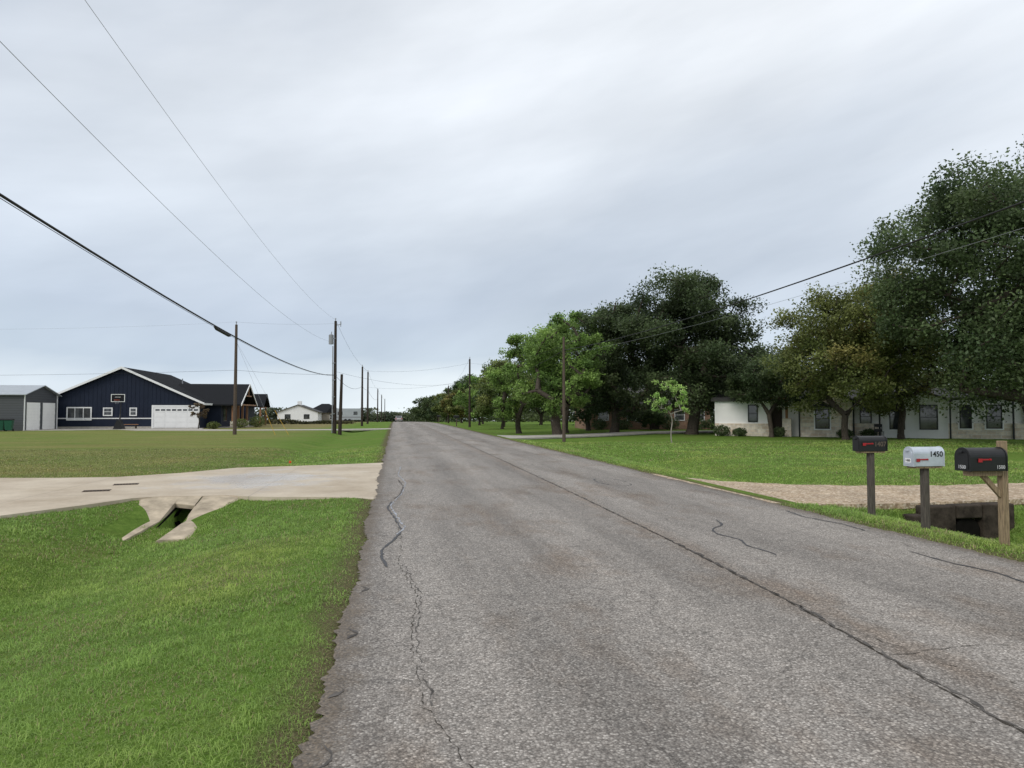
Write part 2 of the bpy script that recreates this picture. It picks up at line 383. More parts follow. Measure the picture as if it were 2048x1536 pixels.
side = ramp(nt, math_n(nt, 'MULTIPLY_ADD', X_, 0.5, 0.5), [(0.2, (0.95,0.962,0.98)), (0.55, (1.0,1.0,1.0)), (0.85, (1.12,1.105,1.085))])
cl = ramp(nt, nA, [(0.34, (0.84,0.86,0.885)), (0.47, (0.965,0.97,0.975)), (0.55, (1.03,1.03,1.025)), (0.68, (1.13,1.12,1.105))])
c2 = ramp(nt, nB, [(0.3, 0.94), (0.7, 1.06)]); c3 = ramp(nt, nC, [(0.3, 0.97), (0.7, 1.03)])
cc = mixc(nt, 1.0, grad, cl, 'MULTIPLY'); cc = mixc(nt, 1.0, cc, c2, 'MULTIPLY'); cc = mixc(nt, 1.0, cc, c3, 'MULTIPLY'); cc = mixc(nt, 1.0, cc, side, 'MULTIPLY')
bg2 = nt.nodes.new('ShaderNodeBackground'); L(nt, cc, bg2.inputs[0]); bg2.inputs[1].default_value = 1.07
mx = nt.nodes.new('ShaderNodeMixShader'); mx.inputs[0].default_value = 0.96
L(nt, bg1.outputs[0], mx.inputs[1]); L(nt, bg2.outputs[0], mx.inputs[2]); L(nt, mx.outputs[0], out.inputs[0])

sl = bpy.data.lights.new('sun', 'SUN'); sl.energy = 1.5; sl.angle = math.radians(25); sl.color = (1.0, 0.95, 0.87)
so = bpy.data.objects.new('sun', sl); COL.objects.link(so); so.rotation_euler = (math.radians(52), 0, math.radians(-50)); so.location = (0,0,30)
scene.view_settings.view_transform = 'Standard'; scene.view_settings.look = 'None'; scene.view_settings.exposure = 0

# ------------------------------------------------------------------ ground
def axis(parts):
    o = []
    for a, b_, n in parts: o += list(np.linspace(a, b_, n, endpoint=False))
    o.append(parts[-1][1]); return np.array(o)
xs = axis([(-3500,-300,10), (-300,-60,12), (-60,-12,24), (-12,-5,35), (-5,-2.8,44), (-2.8,0,22), (0,6.5,8), (6.5,12.5,50), (12.5,40,28), (40,120,16), (120,500,12), (500,3500,10)])
ys = axis([(-60,0,10), (0,11.9,60), (11.9,15,62), (15,26,44), (26,60,34), (60,120,30), (120,300,36), (300,1000,20), (1000,5000,20)])
ys = np.unique(np.concatenate([ys, [10.7, 10.8, 10.9, 11.0, 11.1]]))
XX, YY = np.meshgrid(xs, ys); ZZ = ground_h(XX, YY)
V = np.stack([XX.ravel(), YY.ravel(), ZZ.ravel()], 1)
nx, ny = len(xs), len(ys)
I = np.arange((ny-1)*(nx-1)); r_, c_ = I // (nx-1), I % (nx-1); a0 = r_*nx + c_
F = np.stack([a0, a0+1, a0+nx+1, a0+nx], 1)
gnd = fast_mesh('ground', V, F, M['ground'], smooth=True); gnd['kind'] = 'structure'

ry = axis([(-20,0,20), (0,14,350), (14,45,220), (45,130,60), (130,320,60), (320,1600,40)])
def wob(y, s):
    return 0.028*np.sin(y*0.9+s)+0.022*np.sin(y*2.7+2*s)+0.014*np.sin(y*6.1+3*s)
edge_noise = rng.normal(0, 0.016, (2, len(ry)))
cols = np.linspace(0, 1, 9)
lx = -0.38 + wob(ry, 1.0) + edge_noise[0]; rx = 6.62 + wob(ry, 2.3) + edge_noise[1]
RX = lx[:, None]*(1-cols) + rx[:, None]*cols
RY = np.repeat(ry[:, None], 9, 1); RZ = crest(RY) + 0.0
V = np.stack([RX.ravel(), RY.ravel(), RZ.ravel()], 1)
I = np.arange((len(ry)-1)*8); r_, c_ = I//8, I%8; a0 = r_*9+c_
road = fast_mesh('road', V, np.stack([a0, a0+1, a0+10, a0+9], 1), M['road'], smooth=True); road['kind'] = 'structure'

DRIVE = [(-0.25,13.25),(-0.25,22.9),(-1.6,22.4),(-3.0,21.9),(-4.5,21.5),(-5.6,19.9),(-6.8,18.9),(-8.2,18.9),(-10,19.2),(-14,20.2),(-24,23.5),(-34,26.5),(-34,12),(-14,8.6),(-9,9.6),(-7.4,10.5),(-6.2,11.9),(-5.3,13.3),(-4.85,14.2),(-4.5,14.38),(-3.15,14.38),(-2.8,14.15),(-2.3,13.95),(-1.6,13.85),(-0.9,13.65)]
GRAV = [(6.5,11.7),(6.5,18.4),(7.0,16.9),(7.6,15.5),(8.7,14.6),(10,14.1),(12,13.8),(15,14.0),(20,14.6),(30,16.5),(30,12.9),(20,12.0),(14,11.6),(10,11.2),(8.2,11.25),(7.2,11.3)]
def densify(poly, step, jit):
    o = []
    for i in range(len(poly)):
        a = np.array(poly[i]); b_ = np.array(poly[(i+1) % len(poly)]); n = max(1, int(np.linalg.norm(b_-a)/step))
        for k in range(n):
            p = a + (b_-a)*k/n
            o.append(tuple(p + rng.uniform(-jit, jit, 2)))
    return o
def inpoly(x, y, poly):
    ins = np.zeros(x.shape, bool); n = len(poly)
    for i in range(n):
        x1, y1 = poly[i]; x2, y2 = poly[(i+1) % n]
        if y1 == y2: continue
        c = ((y1 > y) != (y2 > y)) & (x < (x2-x1)*(y-y1)/(y2-y1)+x1)
        ins ^= c
    return ins
def slab(name, poly, z, th, mat):
    n = len(poly); b = MB()
    b.add([(x, y, z) for x, y in poly] + [(x, y, z-th) for x, y in poly],
          [tuple(range(n))] + [(i, (i+1)%n, (i+1)%n+n, i+n) for i in range(n)])
    o = b.make(name, mat); o['kind'] = 'structure'; return o
slab('concrete_driveway', DRIVE, -0.005, 0.10, M['drive'])
GR2 = densify(GRAV, 0.25, 0.09)
slab('gravel_driveway', GR2, -0.012, 0.1, M['gravel'])
slab('neighbour_driveway', [(6.5,43),(6.5,50.5),(9,48.6),(14,51.5),(20,57),(30,60),(30,57),(21,54),(15,48.6),(10,45.2)], 0.0-0.02, 0.1, M['concrete'])
slab('house_driveway', [(-26,76.95),(-19.5,76.95),(-18.5,72),(-15,69.5),(-5,70.5),(-0.3,73),(-0.3,69),(-5,66.8),(-16,66.3),(-23,68),(-26,72)], -0.01, 0.1, M['concrete'])
slab('shed_driveway', [(-33,69.4),(-33,76),(-29,76),(-27,76.9),(-26,72),(-29,70)], -0.012, 0.1, M['concrete'])

def strip(name, pts, wd, mat, z=0.004, jit=0.02, sub=0.05, even=False):
    P = []
    for a, b_ in zip(pts[:-1], pts[1:]):
        a = np.array(a); b_ = np.array(b_); n = max(1, int(np.linalg.norm(b_-a)/sub))
        for k in range(n): P.append(a+(b_-a)*k/n)
    P.append(np.array(pts[-1])); P = np.array(P)
    if even:
        for _ in range(3):
            P[1:-1] = 0.25*P[:-2]+0.5*P[1:-1]+0.25*P[2:]
    nz_ = rng.normal(0, jit, len(P)); nz_ = np.convolve(nz_, [0.2,0.6,0.2], 'same') + np.cumsum(rng.normal(0, jit*0.15, len(P)))*0.3
    T = np.gradient(P, axis=0); T /= np.linalg.norm(T, axis=1)[:, None]+1e-9
    Nn = np.stack([-T[:,1], T[:,0]], 1)
    P = P + Nn*nz_[:, None]
    ww = wd*((0.45+rng.random(len(P))*0.9) if even else (0.10+rng.random(len(P))**1.8*1.4))[:, None]/2
    ww[0] = ww[-1] = 0.001
    A = P+Nn*ww; B = P-Nn*ww
    V = np.concatenate([np.c_[A, crest(A[:,1])+z], np.c_[B, crest(B[:,1])+z]])
    n = len(P); i = np.arange(n-1)
    o = fast_mesh(name, V, np.stack([i, i+1, i+1+n, i+n], 1), mat); o['kind'] = 'structure'
    return o
strip('road_centre_crack', [(3.02,-1),(3.12,3.4),(3.3,5.5),(3.42,8.6),(3.5,14),(3.55,22),(3.6,40),(3.6,80)], 0.018, M['crack'], jit=0.008)
strip('road_centre_stain', [(3.30,5.0),(3.42,8.6),(3.52,14),(3.57,22),(3.6,40),(3.62,110)], 0.034, M['softtar'], z=0.003, jit=0.012)
strip('road_centre_stain', [(3.06,1.0),(3.14,3.4),(3.32,5.5),(3.44,8.6)], 0.032, M['softtar'], z=0.003, jit=0.018)
strip('road_crack', [(0.55,1.8),(0.40,3.0),(0.18,3.9),(0.12,5),(0.2,6.3),(0.05,7.6),(0.1,9),(0.02,10.4)], 0.006, M['crack'], jit=0.012, sub=0.03)
strip('road_crack', [(0.22,3.9),(0.16,5),(0.24,6.3),(0.09,7.6)], 0.011, M['softtar'], z=0.003, jit=0.018, sub=0.04)
strip('road_crack', [(3.2,4.2),(3.9,4.3),(4.6,4.2),(5.6,4.45)], 0.006, M['crack'])
strip('road_crack', [(3.3,4.9),(3.45,4.0),(3.8,3.3)], 0.006, M['crack'])
strip('road_crack', [(0.1,5.6),(0.7,5.5),(1.3,5.8),(2.2,5.7),(3.3,5.9)], 0.004, M['crack'])
strip('sealed_crack', [(-0.06,7.4),(-0.13,7.9),(-0.14,8.4),(-0.02,8.9),(0.10,9.6)], 0.030, M['tar'], z=0.006, jit=0.006, sub=0.07, even=True)
strip('sealed_crack', [(0.10,9.75),(0.06,10.2),(0.0,10.9),(-0.12,12.0),(-0.05,12.8)], 0.026, M['tar'], z=0.006, jit=0.008, sub=0.07, even=True)
strip('sealed_crack', [(0.0,13.2),(0.12,14),(0.2,15.4),(0.08,17.0)], 0.028, M['softtar'], z=0.006, jit=0.01, sub=0.08, even=True)
strip('painted_sheen_streak', [(0.02,9.2),(0.15,9.9),(0.05,11),(-0.05,12.3),(0.14,14),(0.27,16.2),(0.1,18.3),(0.2,21)], 0.03, M['wet'], z=0.005, jit=0.015)  # pale strip painted as the wet sheen along the sealed cracks
strip('sealed_crack', [(4.75,9.9),(4.62,9.4),(4.3,9.1),(4.18,8.7),(4.32,8.3),(4.16,7.9),(4.26,7.55),(4.22,7.3)], 0.034, M['tar'], jit=0.005, sub=0.08, even=True)
strip('sealed_crack', [(5.86,7.3),(5.84,6.6),(5.95,6.2),(5.84,5.7),(5.9,5.0)], 0.034, M['tar'], jit=0.005, sub=0.08, even=True)
strip('sealed_crack', [(6.3,10.6),(6.2,9.9),(6.35,9.2),(6.3,8.6)], 0.034, M['tar'], jit=0.01, even=True)
for (xx, yy, ln) in ((-0.30,3.3,0.25),(-0.33,4.1,0.2),(-0.31,5.1,0.3),(-0.30,6.4,0.3)):
    strip('edge_tar', [(xx-0.03,yy),(xx+0.03,yy+ln*0.5),(xx-0.02,yy+ln)], 0.03, M['softtar'], jit=0.02, sub=0.04)
ov = [(4.95+0.34*math.cos(a)*1.0, 15.6+0.9*math.sin(a)) for a in np.linspace(0, 5.9, 26)]
strip('paint_mark', ov, 0.03, M['tar'], z=0.004, jit=0.01)

# ------------------------------------------------------------------ culverts
cv = thing('culvert', 'sloped tan concrete culvert end under the driveway with dark opening', 'culvert', -3.85, 13.4, -0.03)
b = MB()
for s0, s1, m0, m1, e0, e1 in ((-0.90,-0.42,-0.76,-0.20,-0.95,-0.19),(0.06,0.52,0.19,0.66,0.19,1.0)):
    prof = [(s0,s1,-1.25,-0.42),(m0,m1,-0.2,-0.27),((m0+e0)/2,(m1+e1)/2 if s0 > 0 else m1+0.01,0.55,-0.07),(e0,e1,1.0,0.022)]
    vs = []; fs = []
    for (xa, xb, yy, zz2) in prof:
        vs += [(xa,yy,zz2-0.03),(xa+0.06,yy,zz2),(xb-0.06 if s0>0 else xb,yy,zz2),(xb,yy,zz2-(0.03 if s0>0 else 0.0)),(xb,yy,-0.8),(xa,yy,-0.8)]
    for i in range(3):
        for j in range(6):
            a_ = i*6+j; b2 = i*6+(j+1)%6; fs.append((a_, b2, b2+6, a_+6))
    fs += [(0,1,2,3,4,5),(23,22,21,20,19,18)]
    b.add(vs, fs)
b.make('apron', M['oldconcrete'], cv)
b = MB()
b.add([(-0.195,0.62,-0.062),(0.195,0.48,-0.096),(0.195,1.0,0.025),(-0.195,1.0,0.025),(-0.195,0.64,-0.15),(0.195,0.50,-0.18),(0.195,1.0,-0.12),(-0.195,1.0,-0.12)],
      [(0,1,2,3),(4,7,6,5),(0,4,5,1),(2,6,7,3)])
b.make('cover_slab', M['oldconcrete'], cv, bevel=0.012)
b = MB(); b.tube((0,0.52,-0.34),(0,0.98,-0.34),0.18,0.18,16,False); b.tube((0,0.9,-0.34),(0,0.93,-0.34),0.19,0.19,16,True)
b.make('pipe', M['pipe'], cv)
b = MB(); b.add([(-0.188,-0.45,-0.47),(0.188,-0.45,-0.47),(0.188,0.95,-0.50),(-0.188,0.95,-0.50),(-0.188,-0.45,-0.36),(0.188,-0.45,-0.36),(0.188,0.95,-0.08),(-0.188,0.95,-0.08)],
      [(0,1,2,3),(0,3,7,4),(1,5,6,2)])
b.make('trough', M['pipe'], cv)
hw = thing('stone_headwall', 'rough dark stone headwall with culvert pipe below gravel drive', 'headwall', 9.8, 10.9, 0)
b = MB()
b.box(-0.78,-0.20,-0.14,0.14,-0.8,-0.02); b.box(0.32,0.95,-0.16,0.14,-0.8,0.0); b.box(-0.198,0.318,-0.15,0.14,-0.24,-0.01)
b.box(-1.08,-0.79,-0.22,0.10,-0.6,-0.16)
b.make('stonework', M['rubble'], hw, bevel=0.03)
b = MB(); b.tube((0.06,-0.08,-0.5),(0.06,0.12,-0.5),0.27,0.27,16); b.make('pipe', M['pipe'], hw)
for (rx_, ry_, s) in ((-1.25,-0.25,0.10),(1.0,-0.5,0.10),(-0.85,-0.5,0.08)):
    bb = MB(); bb.box(-s, s, -s*0.8, s*0.8, -s*0.5, s*0.6)
    o = bb.make('rock', M['rubble'], None, bevel=s*0.35); o.location = (9.7+rx_, 10.85+ry_, gz(9.7+rx_,10.85+ry_)+0.03); o.rotation_euler = (0.2,0.1,rx_*3)
    tag(o, 'small rough brown stone lying by the culvert', 'rock', 'stones around the culvert')

# ------------------------------------------------------------------ grass blades
def vnoise(x, y, s, seed):
    g = np.random.default_rng(seed).random((64, 64))
    u = x*s; v = y*s; i = np.floor(u).astype(int); j = np.floor(v).astype(int); fu = u-i; fv = v-j
    fu = fu*fu*(3-2*fu); fv = fv*fv*(3-2*fv)
    a = g[i%64, j%64]; b_ = g[(i+1)%64, j%64]; c = g[i%64, (j+1)%64]; d = g[(i+1)%64, (j+1)%64]
    return (a*(1-fu)+b_*fu)*(1-fv)+(c*(1-fu)+d*fu)*fv
def blades(name, x0, x1, y0, y1, dens, hgt, wid, palette, excl, dead=0.06):
    n = int((x1-x0)*(y1-y0)*dens)
    x = rng.uniform(x0, x1, n); y = rng.uniform(y0, y1, n)
    keep = np.ones(n, bool)
    for p in excl: keep &= ~inpoly(x, y, p)
    el = -0.52 + 0.26*vnoise(x*0, y, 1.6, 1) + 0.14*vnoise(x*0, y, 6, 2)
    er = 6.64 - 0.22*vnoise(x*0, y, 1.6, 3) - 0.14*vnoise(x*0, y, 6, 4) + 0.10
    keep &= (x < el) | (x > er)
    tt = np.clip((y-12.15)/2.25, 0, 1); xr = x+3.85
    keep &= ~((xr > -0.88+0.12*np.sin(tt*3)) & (xr < 0.48+0.47*tt*tt) & (y > 12.2) & (y < 14.4) & ~((xr > -0.40) & (xr < 0.06+0.12*tt) & (y < 12.9)))
    dist_e = np.minimum(np.abs(x-el), np.abs(x-er))
    keep &= rng.random(n) < np.clip(dist_e/0.35+0.25, 0, 1)
    big = vnoise(x, y, 0.55, 5); mid = vnoise(x, y, 1.9, 6); fine = vnoise(x, y, 6.5, 7)
    pt = 0.45*big+0.35*mid+0.2*fine
    keep &= rng.random(n) < (0.6+0.55*pt)
    x, y, pt, fine, mid, de, big = x[keep], y[keep], pt[keep], fine[keep], mid[keep], dist_e[keep], big[keep]; n = len(x)
    z = ground_h(x, y) - 0.006
    h = hgt*(0.5+rng.random(n)*0.8)*(0.55+0.6*fine+0.35*mid)*np.clip(0.45+de*1.2, 0, 1)
    az = rng.uniform(0, 2*np.pi, n); lean = rng.uniform(0.45, 1.4, n)
    dx, dy = np.cos(az), np.sin(az); bw = wid*(0.7+0.6*rng.random(n))/2
    px_, py_ = -dy*bw, dx*bw
    mx_, mz_ = 0.45*h*np.sin(lean*0.6), 0.55*h*np.cos(lean*0.5)
    tx_, tz_ = h*np.sin(lean), h*np.cos(lean)*0.9
    V = np.empty((n,5,3))
    V[:,0] = np.c_[x-px_, y-py_, z]; V[:,1] = np.c_[x+px_, y+py_, z]
    V[:,2] = np.c_[x+dx*mx_+px_*0.8, y+dy*mx_+py_*0.8, z+mz_]; V[:,3] = np.c_[x+dx*mx_-px_*0.8, y+dy*mx_-py_*0.8, z+mz_]
    V[:,4] = np.c_[x+dx*tx_, y+dy*tx_, z+tz_]
    base = np.arange(n)*5
    T = np.concatenate([np.stack([base, base+1, base+2], 1), np.stack([base, base+2, base+3], 1), np.stack([base+3, base+2, base+4], 1)])
    pal = np.array(palette); ci = np.clip(rng.random(n)*0.4 + (pt-0.2)*1.0, 0, 1)
    c = pal[0]*(1-ci[:,None]) + pal[1]*ci[:,None]
    c *= (0.75+0.5*rng.random(n))[:,None]*(0.8+0.4*fine)[:,None]
    yl = np.clip((big-0.45)*1.6, 0, 0.6)[:,None]
    c = c*(1-yl) + c*np.array([1.28,1.04,1.05])*yl
    dd = rng.random(n) < dead*(0.2+3.0*np.clip(0.62-mid, 0, 1)) + 0.25*np.clip(0.5-de*1.2, 0, 1)
    c[dd] = np.array([0.42,0.36,0.19])*(0.5+0.7*rng.random((dd.sum(),1)))
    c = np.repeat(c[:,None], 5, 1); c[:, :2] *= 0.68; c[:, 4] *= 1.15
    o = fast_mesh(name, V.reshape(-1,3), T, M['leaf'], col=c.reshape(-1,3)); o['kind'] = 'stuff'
    return o
GP = [(0.195,0.335,0.068), (0.36,0.50,0.125)]
GP2 = [(0.22,0.275,0.08), (0.36,0.36,0.145)]
EX = [DRIVE, GR2]
blades('grass', -4.6, -0.1, 1.6, 6.0, 6000, 0.045, 0.0040, GP, EX, 0.20)
blades('grass', -7.0, -0.1, 6.0, 10.0, 3000, 0.052, 0.0060, GP, EX, 0.20)
blades('grass', -10.5, -0.1, 10.0, 15.0, 1500, 0.058, 0.0095, GP, EX, 0.20)
blades('grass', -4.5, -0.2, 22.2, 34.0, 330, 0.07, 0.02, GP, EX, 0.15)
blades('grass', -24, -4.5, 18.0, 34.0, 230, 0.055, 0.02, GP2, EX, 0.28)
blades('grass', 6.4, 12.0, 4.0, 11.4, 2000, 0.075, 0.009, GP, EX, 0.16)
blades('grass', 6.4, 22, 13.0, 26.0, 420, 0.06, 0.018, GP, EX, 0.16)
blades('grass', 6.5, 34, 26.0, 40.0, 160, 0.07, 0.035, GP, EX, 0.16)

# ------------------------------------------------------------------ trees
def make_tree(name, label, cat, x, y, height, rad, trunk_r, seed, nleaf, lsize, pal, crown_base=0.25, nclump=70, rc=0.2, lean=(0,0), bark='bark', dens_shell=0.45, group=None, squash=0.65, cx=0, droop=0.0, accent=0.35, lobmin=0.62, soft=0.24):
    r = np.random.default_rng(seed); R = random.Random(seed)
    e = thing(name, label, cat, x, y, gz(x, y)-0.05, 0, group)
    cz0 = height*crown_base; cz1 = height
    zc_ = (cz0+cz1)/2; hz = (cz1-cz0)/2
    cl = []
    lobes = []
    for _ in range(9):
        v = r.normal(size=3); v[2] = abs(v[2])*0.8; v /= np.linalg.norm(v); lobes.append((v, R.uniform(lobmin, 1.12)))
    tries = 0
    while len(cl) < nclump and tries < 20000:
        tries += 1
        v = r.normal(size=3); v /= np.linalg.norm(v); q = (dens_shell + (1-dens_shell)*r.random()**0.6)
        k = 1.0
        for la, ls in lobes:
            d = float(v @ la); k = k*(1-(1-ls)*max(0, d)**5)
        p = np.array([v[0]*rad*q*k+cx, v[1]*rad*q*k, zc_+v[2]*hz*q*(k if v[2] > 0 else 1)])
        if p[2] < cz0+0.06*height and math.hypot(p[0]-cx, p[1]) < 0.3*rad: continue
        if cl and min(np.linalg.norm(p-c) for c in cl) < rad*rc*0.5: continue
        cl.append(p)
    nodes = []; par = []
    fork = max(height*0.16, cz0*0.75)
    nst = 5
    for i in range(nst+1):
        t = i/nst
        nodes.append(np.array([lean[0]*t*fork + 0.06*fork*math.sin(t*3+seed), lean[1]*t*fork, t*fork])); par.append(i-1)
    order = sorted(range(len(cl)), key=lambda i: np.linalg.norm(cl[i]-nodes[nst]))
    for i in order:
        c = cl[i]; best = None; bd = 1e9
        for j, nd in enumerate(nodes):
            if j < nst-1: continue
            d = np.linalg.norm(c-nd) + max(0, nd[2]-c[2])*0.8
            if d < bd: bd = d; best = j
        a = nodes[best]; d = c-a; ln = np.linalg.norm(d); seg = max(1, min(5, int(ln/(rad*0.2))))
        prev = best
        perp = r.normal(size=3)*ln*0.07
        for s_ in range(1, seg+1):
            t = s_/seg
            p = a + d*t + perp*math.sin(math.pi*t) + np.array([0,0, ln*0.10*math.sin(math.pi*t)])
            nodes.append(p); par.append(prev); prev = len(nodes)-1
    cnt = np.zeros(len(nodes))
    for i in range(len(nodes)-1, 0, -1):
        if cnt[i] == 0: cnt[i] = 1
        cnt[par[i]] += cnt[i]
    tot = max(cnt[0], 1)
    rad_n = trunk_r*np.clip((cnt/tot), 0, 1)**0.55
    rad_n = np.maximum(rad_n, trunk_r*0.03)
    rad_n[0] = trunk_r*1.35; rad_n[1] = trunk_r*1.05
    b = MB()
    for i in range(1, len(nodes)):
        p = par[i]; b.tube(nodes[p], nodes[i], min(rad_n[p], rad_n[i]*1.35) if p > nst else rad_n[p], rad_n[i], 9 if i <= nst else 6, False)
    b.make('trunk', M[bark], e, smooth=True)
    per = max(1, nleaf//max(1, len(cl))); C = []; Cc = []
    pal_ = np.array(pal)
    for c in cl:
        m = int(per*R.uniform(0.5, 1.5)); rcl = rad*rc*R.uniform(0.7, 1.4)
        ns = max(3, m//26); sp = r.normal(size=(ns,3)); sp /= np.linalg.norm(sp,axis=1)[:,None]
        sp *= (r.random((ns,1))**0.4)*rcl; sp[:,2] *= squash
        which = r.integers(0, ns, m)
        p = c + sp[which] + r.normal(size=(m,3))*rcl*soft*np.array([1,1,0.8])
        p[:,2] -= droop*rcl*r.random(m)
        C.append(p)
        t = r.random(); base = pal_[0]*(1-t)+pal_[1]*t
        if len(pal_) > 2 and R.random() < accent: base = base*0.4+pal_[2]*0.6
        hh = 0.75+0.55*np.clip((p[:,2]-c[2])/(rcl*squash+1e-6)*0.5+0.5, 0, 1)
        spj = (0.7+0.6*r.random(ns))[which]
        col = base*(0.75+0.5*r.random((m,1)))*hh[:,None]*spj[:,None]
        Cc.append(col)
    C = np.concatenate(C); Cc = np.concatenate(Cc); n = len(C)
    C[:,2] = np.maximum(C[:,2], cz0*0.55)
    nn = r.normal(size=(n,3)); nn[:,2] += 0.9; nn /= np.linalg.norm(nn,axis=1)[:,None]
    t1 = np.cross(nn, r.normal(size=(n,3))); t1 /= np.linalg.norm(t1,axis=1)[:,None]+1e-9; t2 = np.cross(nn, t1)
    ls = lsize*(0.6+0.8*r.random((n,1)))
    V = np.stack([C-t1*ls*0.5, C+t2*ls*0.29, C+t1*ls*0.5, C-t2*ls*0.29], 1).reshape(-1,3)
    F = np.arange(n*4).reshape(-1,4)
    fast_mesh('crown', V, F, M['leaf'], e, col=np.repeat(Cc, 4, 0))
    return e
OAK = [(0.050,0.078,0.034),(0.105,0.140,0.060)]
OAKN = [(0.065,0.102,0.043),(0.138,0.182,0.078)]
PEC = [(0.13,0.22,0.055),(0.24,0.35,0.09)]
AUT = [(0.12,0.15,0.045),(0.215,0.235,0.075),(0.25,0.20,0.065)]
MIX = [(0.11,0.15,0.042),(0.20,0.225,0.07)]
make_tree('oak_tree','tall dense green oak spreading over the stone house lawn','tree', 34.2,32.2, 16.6,7.7,0.42,21, 150000,0.185, OAKN, 0.12,215,0.165, lean=(-0.3,0), droop=0.35, dens_shell=0.28, lobmin=0.85)
make_tree('elm_tree','full olive tree with some rusty autumn leaves by house','tree', 28.1,40.2, 10.2,4.9,0.20,22, 46000,0.17, AUT, 0.16,120,0.18, dens_shell=0.25, accent=0.2, droop=0.35, lobmin=0.65)
make_tree('elm_tree','tall olive tree with rusty leaves behind the oak','tree', 33.2,41.6, 12.0,4.7,0.20,23, 40000,0.18, AUT, 0.16,105,0.18, dens_shell=0.25, accent=0.15, droop=0.35, lobmin=0.7)
make_tree('live_oak_tree','massive dark live oak with broad crown on lawn','tree', 23.6,53.0, 14.8,6.3,0.44,24, 78000,0.20, OAK, 0.13,115,0.165, droop=0.35, dens_shell=0.3, lobmin=0.55)
make_tree('live_oak_tree','dark rounded live oak behind the sapling','tree', 18.8,58.5, 13.2,5.6,0.36,25, 58000,0.20, OAK, 0.11,95,0.17, droop=0.35, dens_shell=0.35, lobmin=0.6)
make_tree('live_oak_tree','dark live oak with low spreading branches near house','tree', 29.0,55.5, 8.8,5.2,0.30,26, 42000,0.22, OAK, 0.15,80,0.19, droop=0.3, dens_shell=0.3, lobmin=0.7)
make_tree('shade_tree','dark leafy tree overhanging the low house entry','tree', 26.2,45.9, 6.2,3.4,0.16,64, 22000,0.17, OAK, 0.36,55,0.2, droop=0.2, dens_shell=0.3, lobmin=0.7)
make_tree('pecan_tree','bright green pecan tree with thick trunk beside road','tree', 11.8,50.6, 9.4,4.0,0.36,27, 27000,0.18, PEC, 0.18,62,0.175, dens_shell=0.4, lobmin=0.5)
make_tree('pecan_tree','leafy green pecan tree with low branches','tree', 10.2,57.5, 9.0,3.5,0.22,28, 17000,0.19, PEC, 0.14,44,0.2, lobmin=0.5)
make_tree('pecan_tree','light green tree with airy feathery top','tree', 14.4,58, 12.3,3.7,0.26,29, 15000,0.19, PEC, 0.2,48,0.17, lobmin=0.45)
k = 30
for (x, y, h, rd, pl) in [(11.4,74,9.0,3.8,MIX),(13.2,85,9.8,4.4,OAKN),(11.7,98,7.4,3.6,PEC),(13.9,112,9.4,4.6,OAKN),(12.2,129,7.0,3.8,AUT),(13.8,147,8.6,4.6,OAKN),(12.2,168,7.6,4.4,MIX),(11.8,198,8.8,4.8,OAK),(10.4,236,8.2,5.0,OAKN)]:
    make_tree('roadside_tree','rounded tree in the row of trees along the road','tree', x,y,h,rd,0.16,k, 13000,0.26 if y < 120 else 0.40, pl, 0.13,42,0.21, group='row of trees along the road', lobmin=0.5); k += 1
for (x, y, h, rd, pl) in [(18.5,66,8,4.5,OAKN),(27,88,9,6,OAK),(40,68,8.5,5.5,OAK),(45,60,10,6.0,OAKN),(52,52,11,6.5,OAK),(21,100,9,6,OAK),(33,76,8,5.5,OAK)]:
    make_tree('shade_tree','dark shade tree standing near the houses','tree', x,y,h,rd,0.24,k, 17000,0.30, pl, 0.14,54,0.22, group='shade trees near the houses'); k += 1
make_tree('sapling','young sapling with pale slender trunk and bright leaves','tree', 15.8,38.4, 3.9,1.15,0.034,60, 1900,0.115, [(0.26,0.42,0.11),(0.42,0.58,0.18)], 0.42,22,0.27, bark='palebark', lobmin=0.5)
make_tree('red_shrub','small reddish leafed ornamental tree by garage','tree', -19.2,73.8, 2.9,0.85,0.05,61, 1200,0.16, [(0.10,0.07,0.045),(0.15,0.11,0.06)], 0.3,18,0.3)
for x, y, h, rd, sd in ((25.2,66.6,2.8,1.8,72),):
    make_tree('small_tree','low leafy tree screening the brick house','tree', x,y,h,rd,0.07,sd, 7000,0.2, OAKN, 0.12,26,0.26)

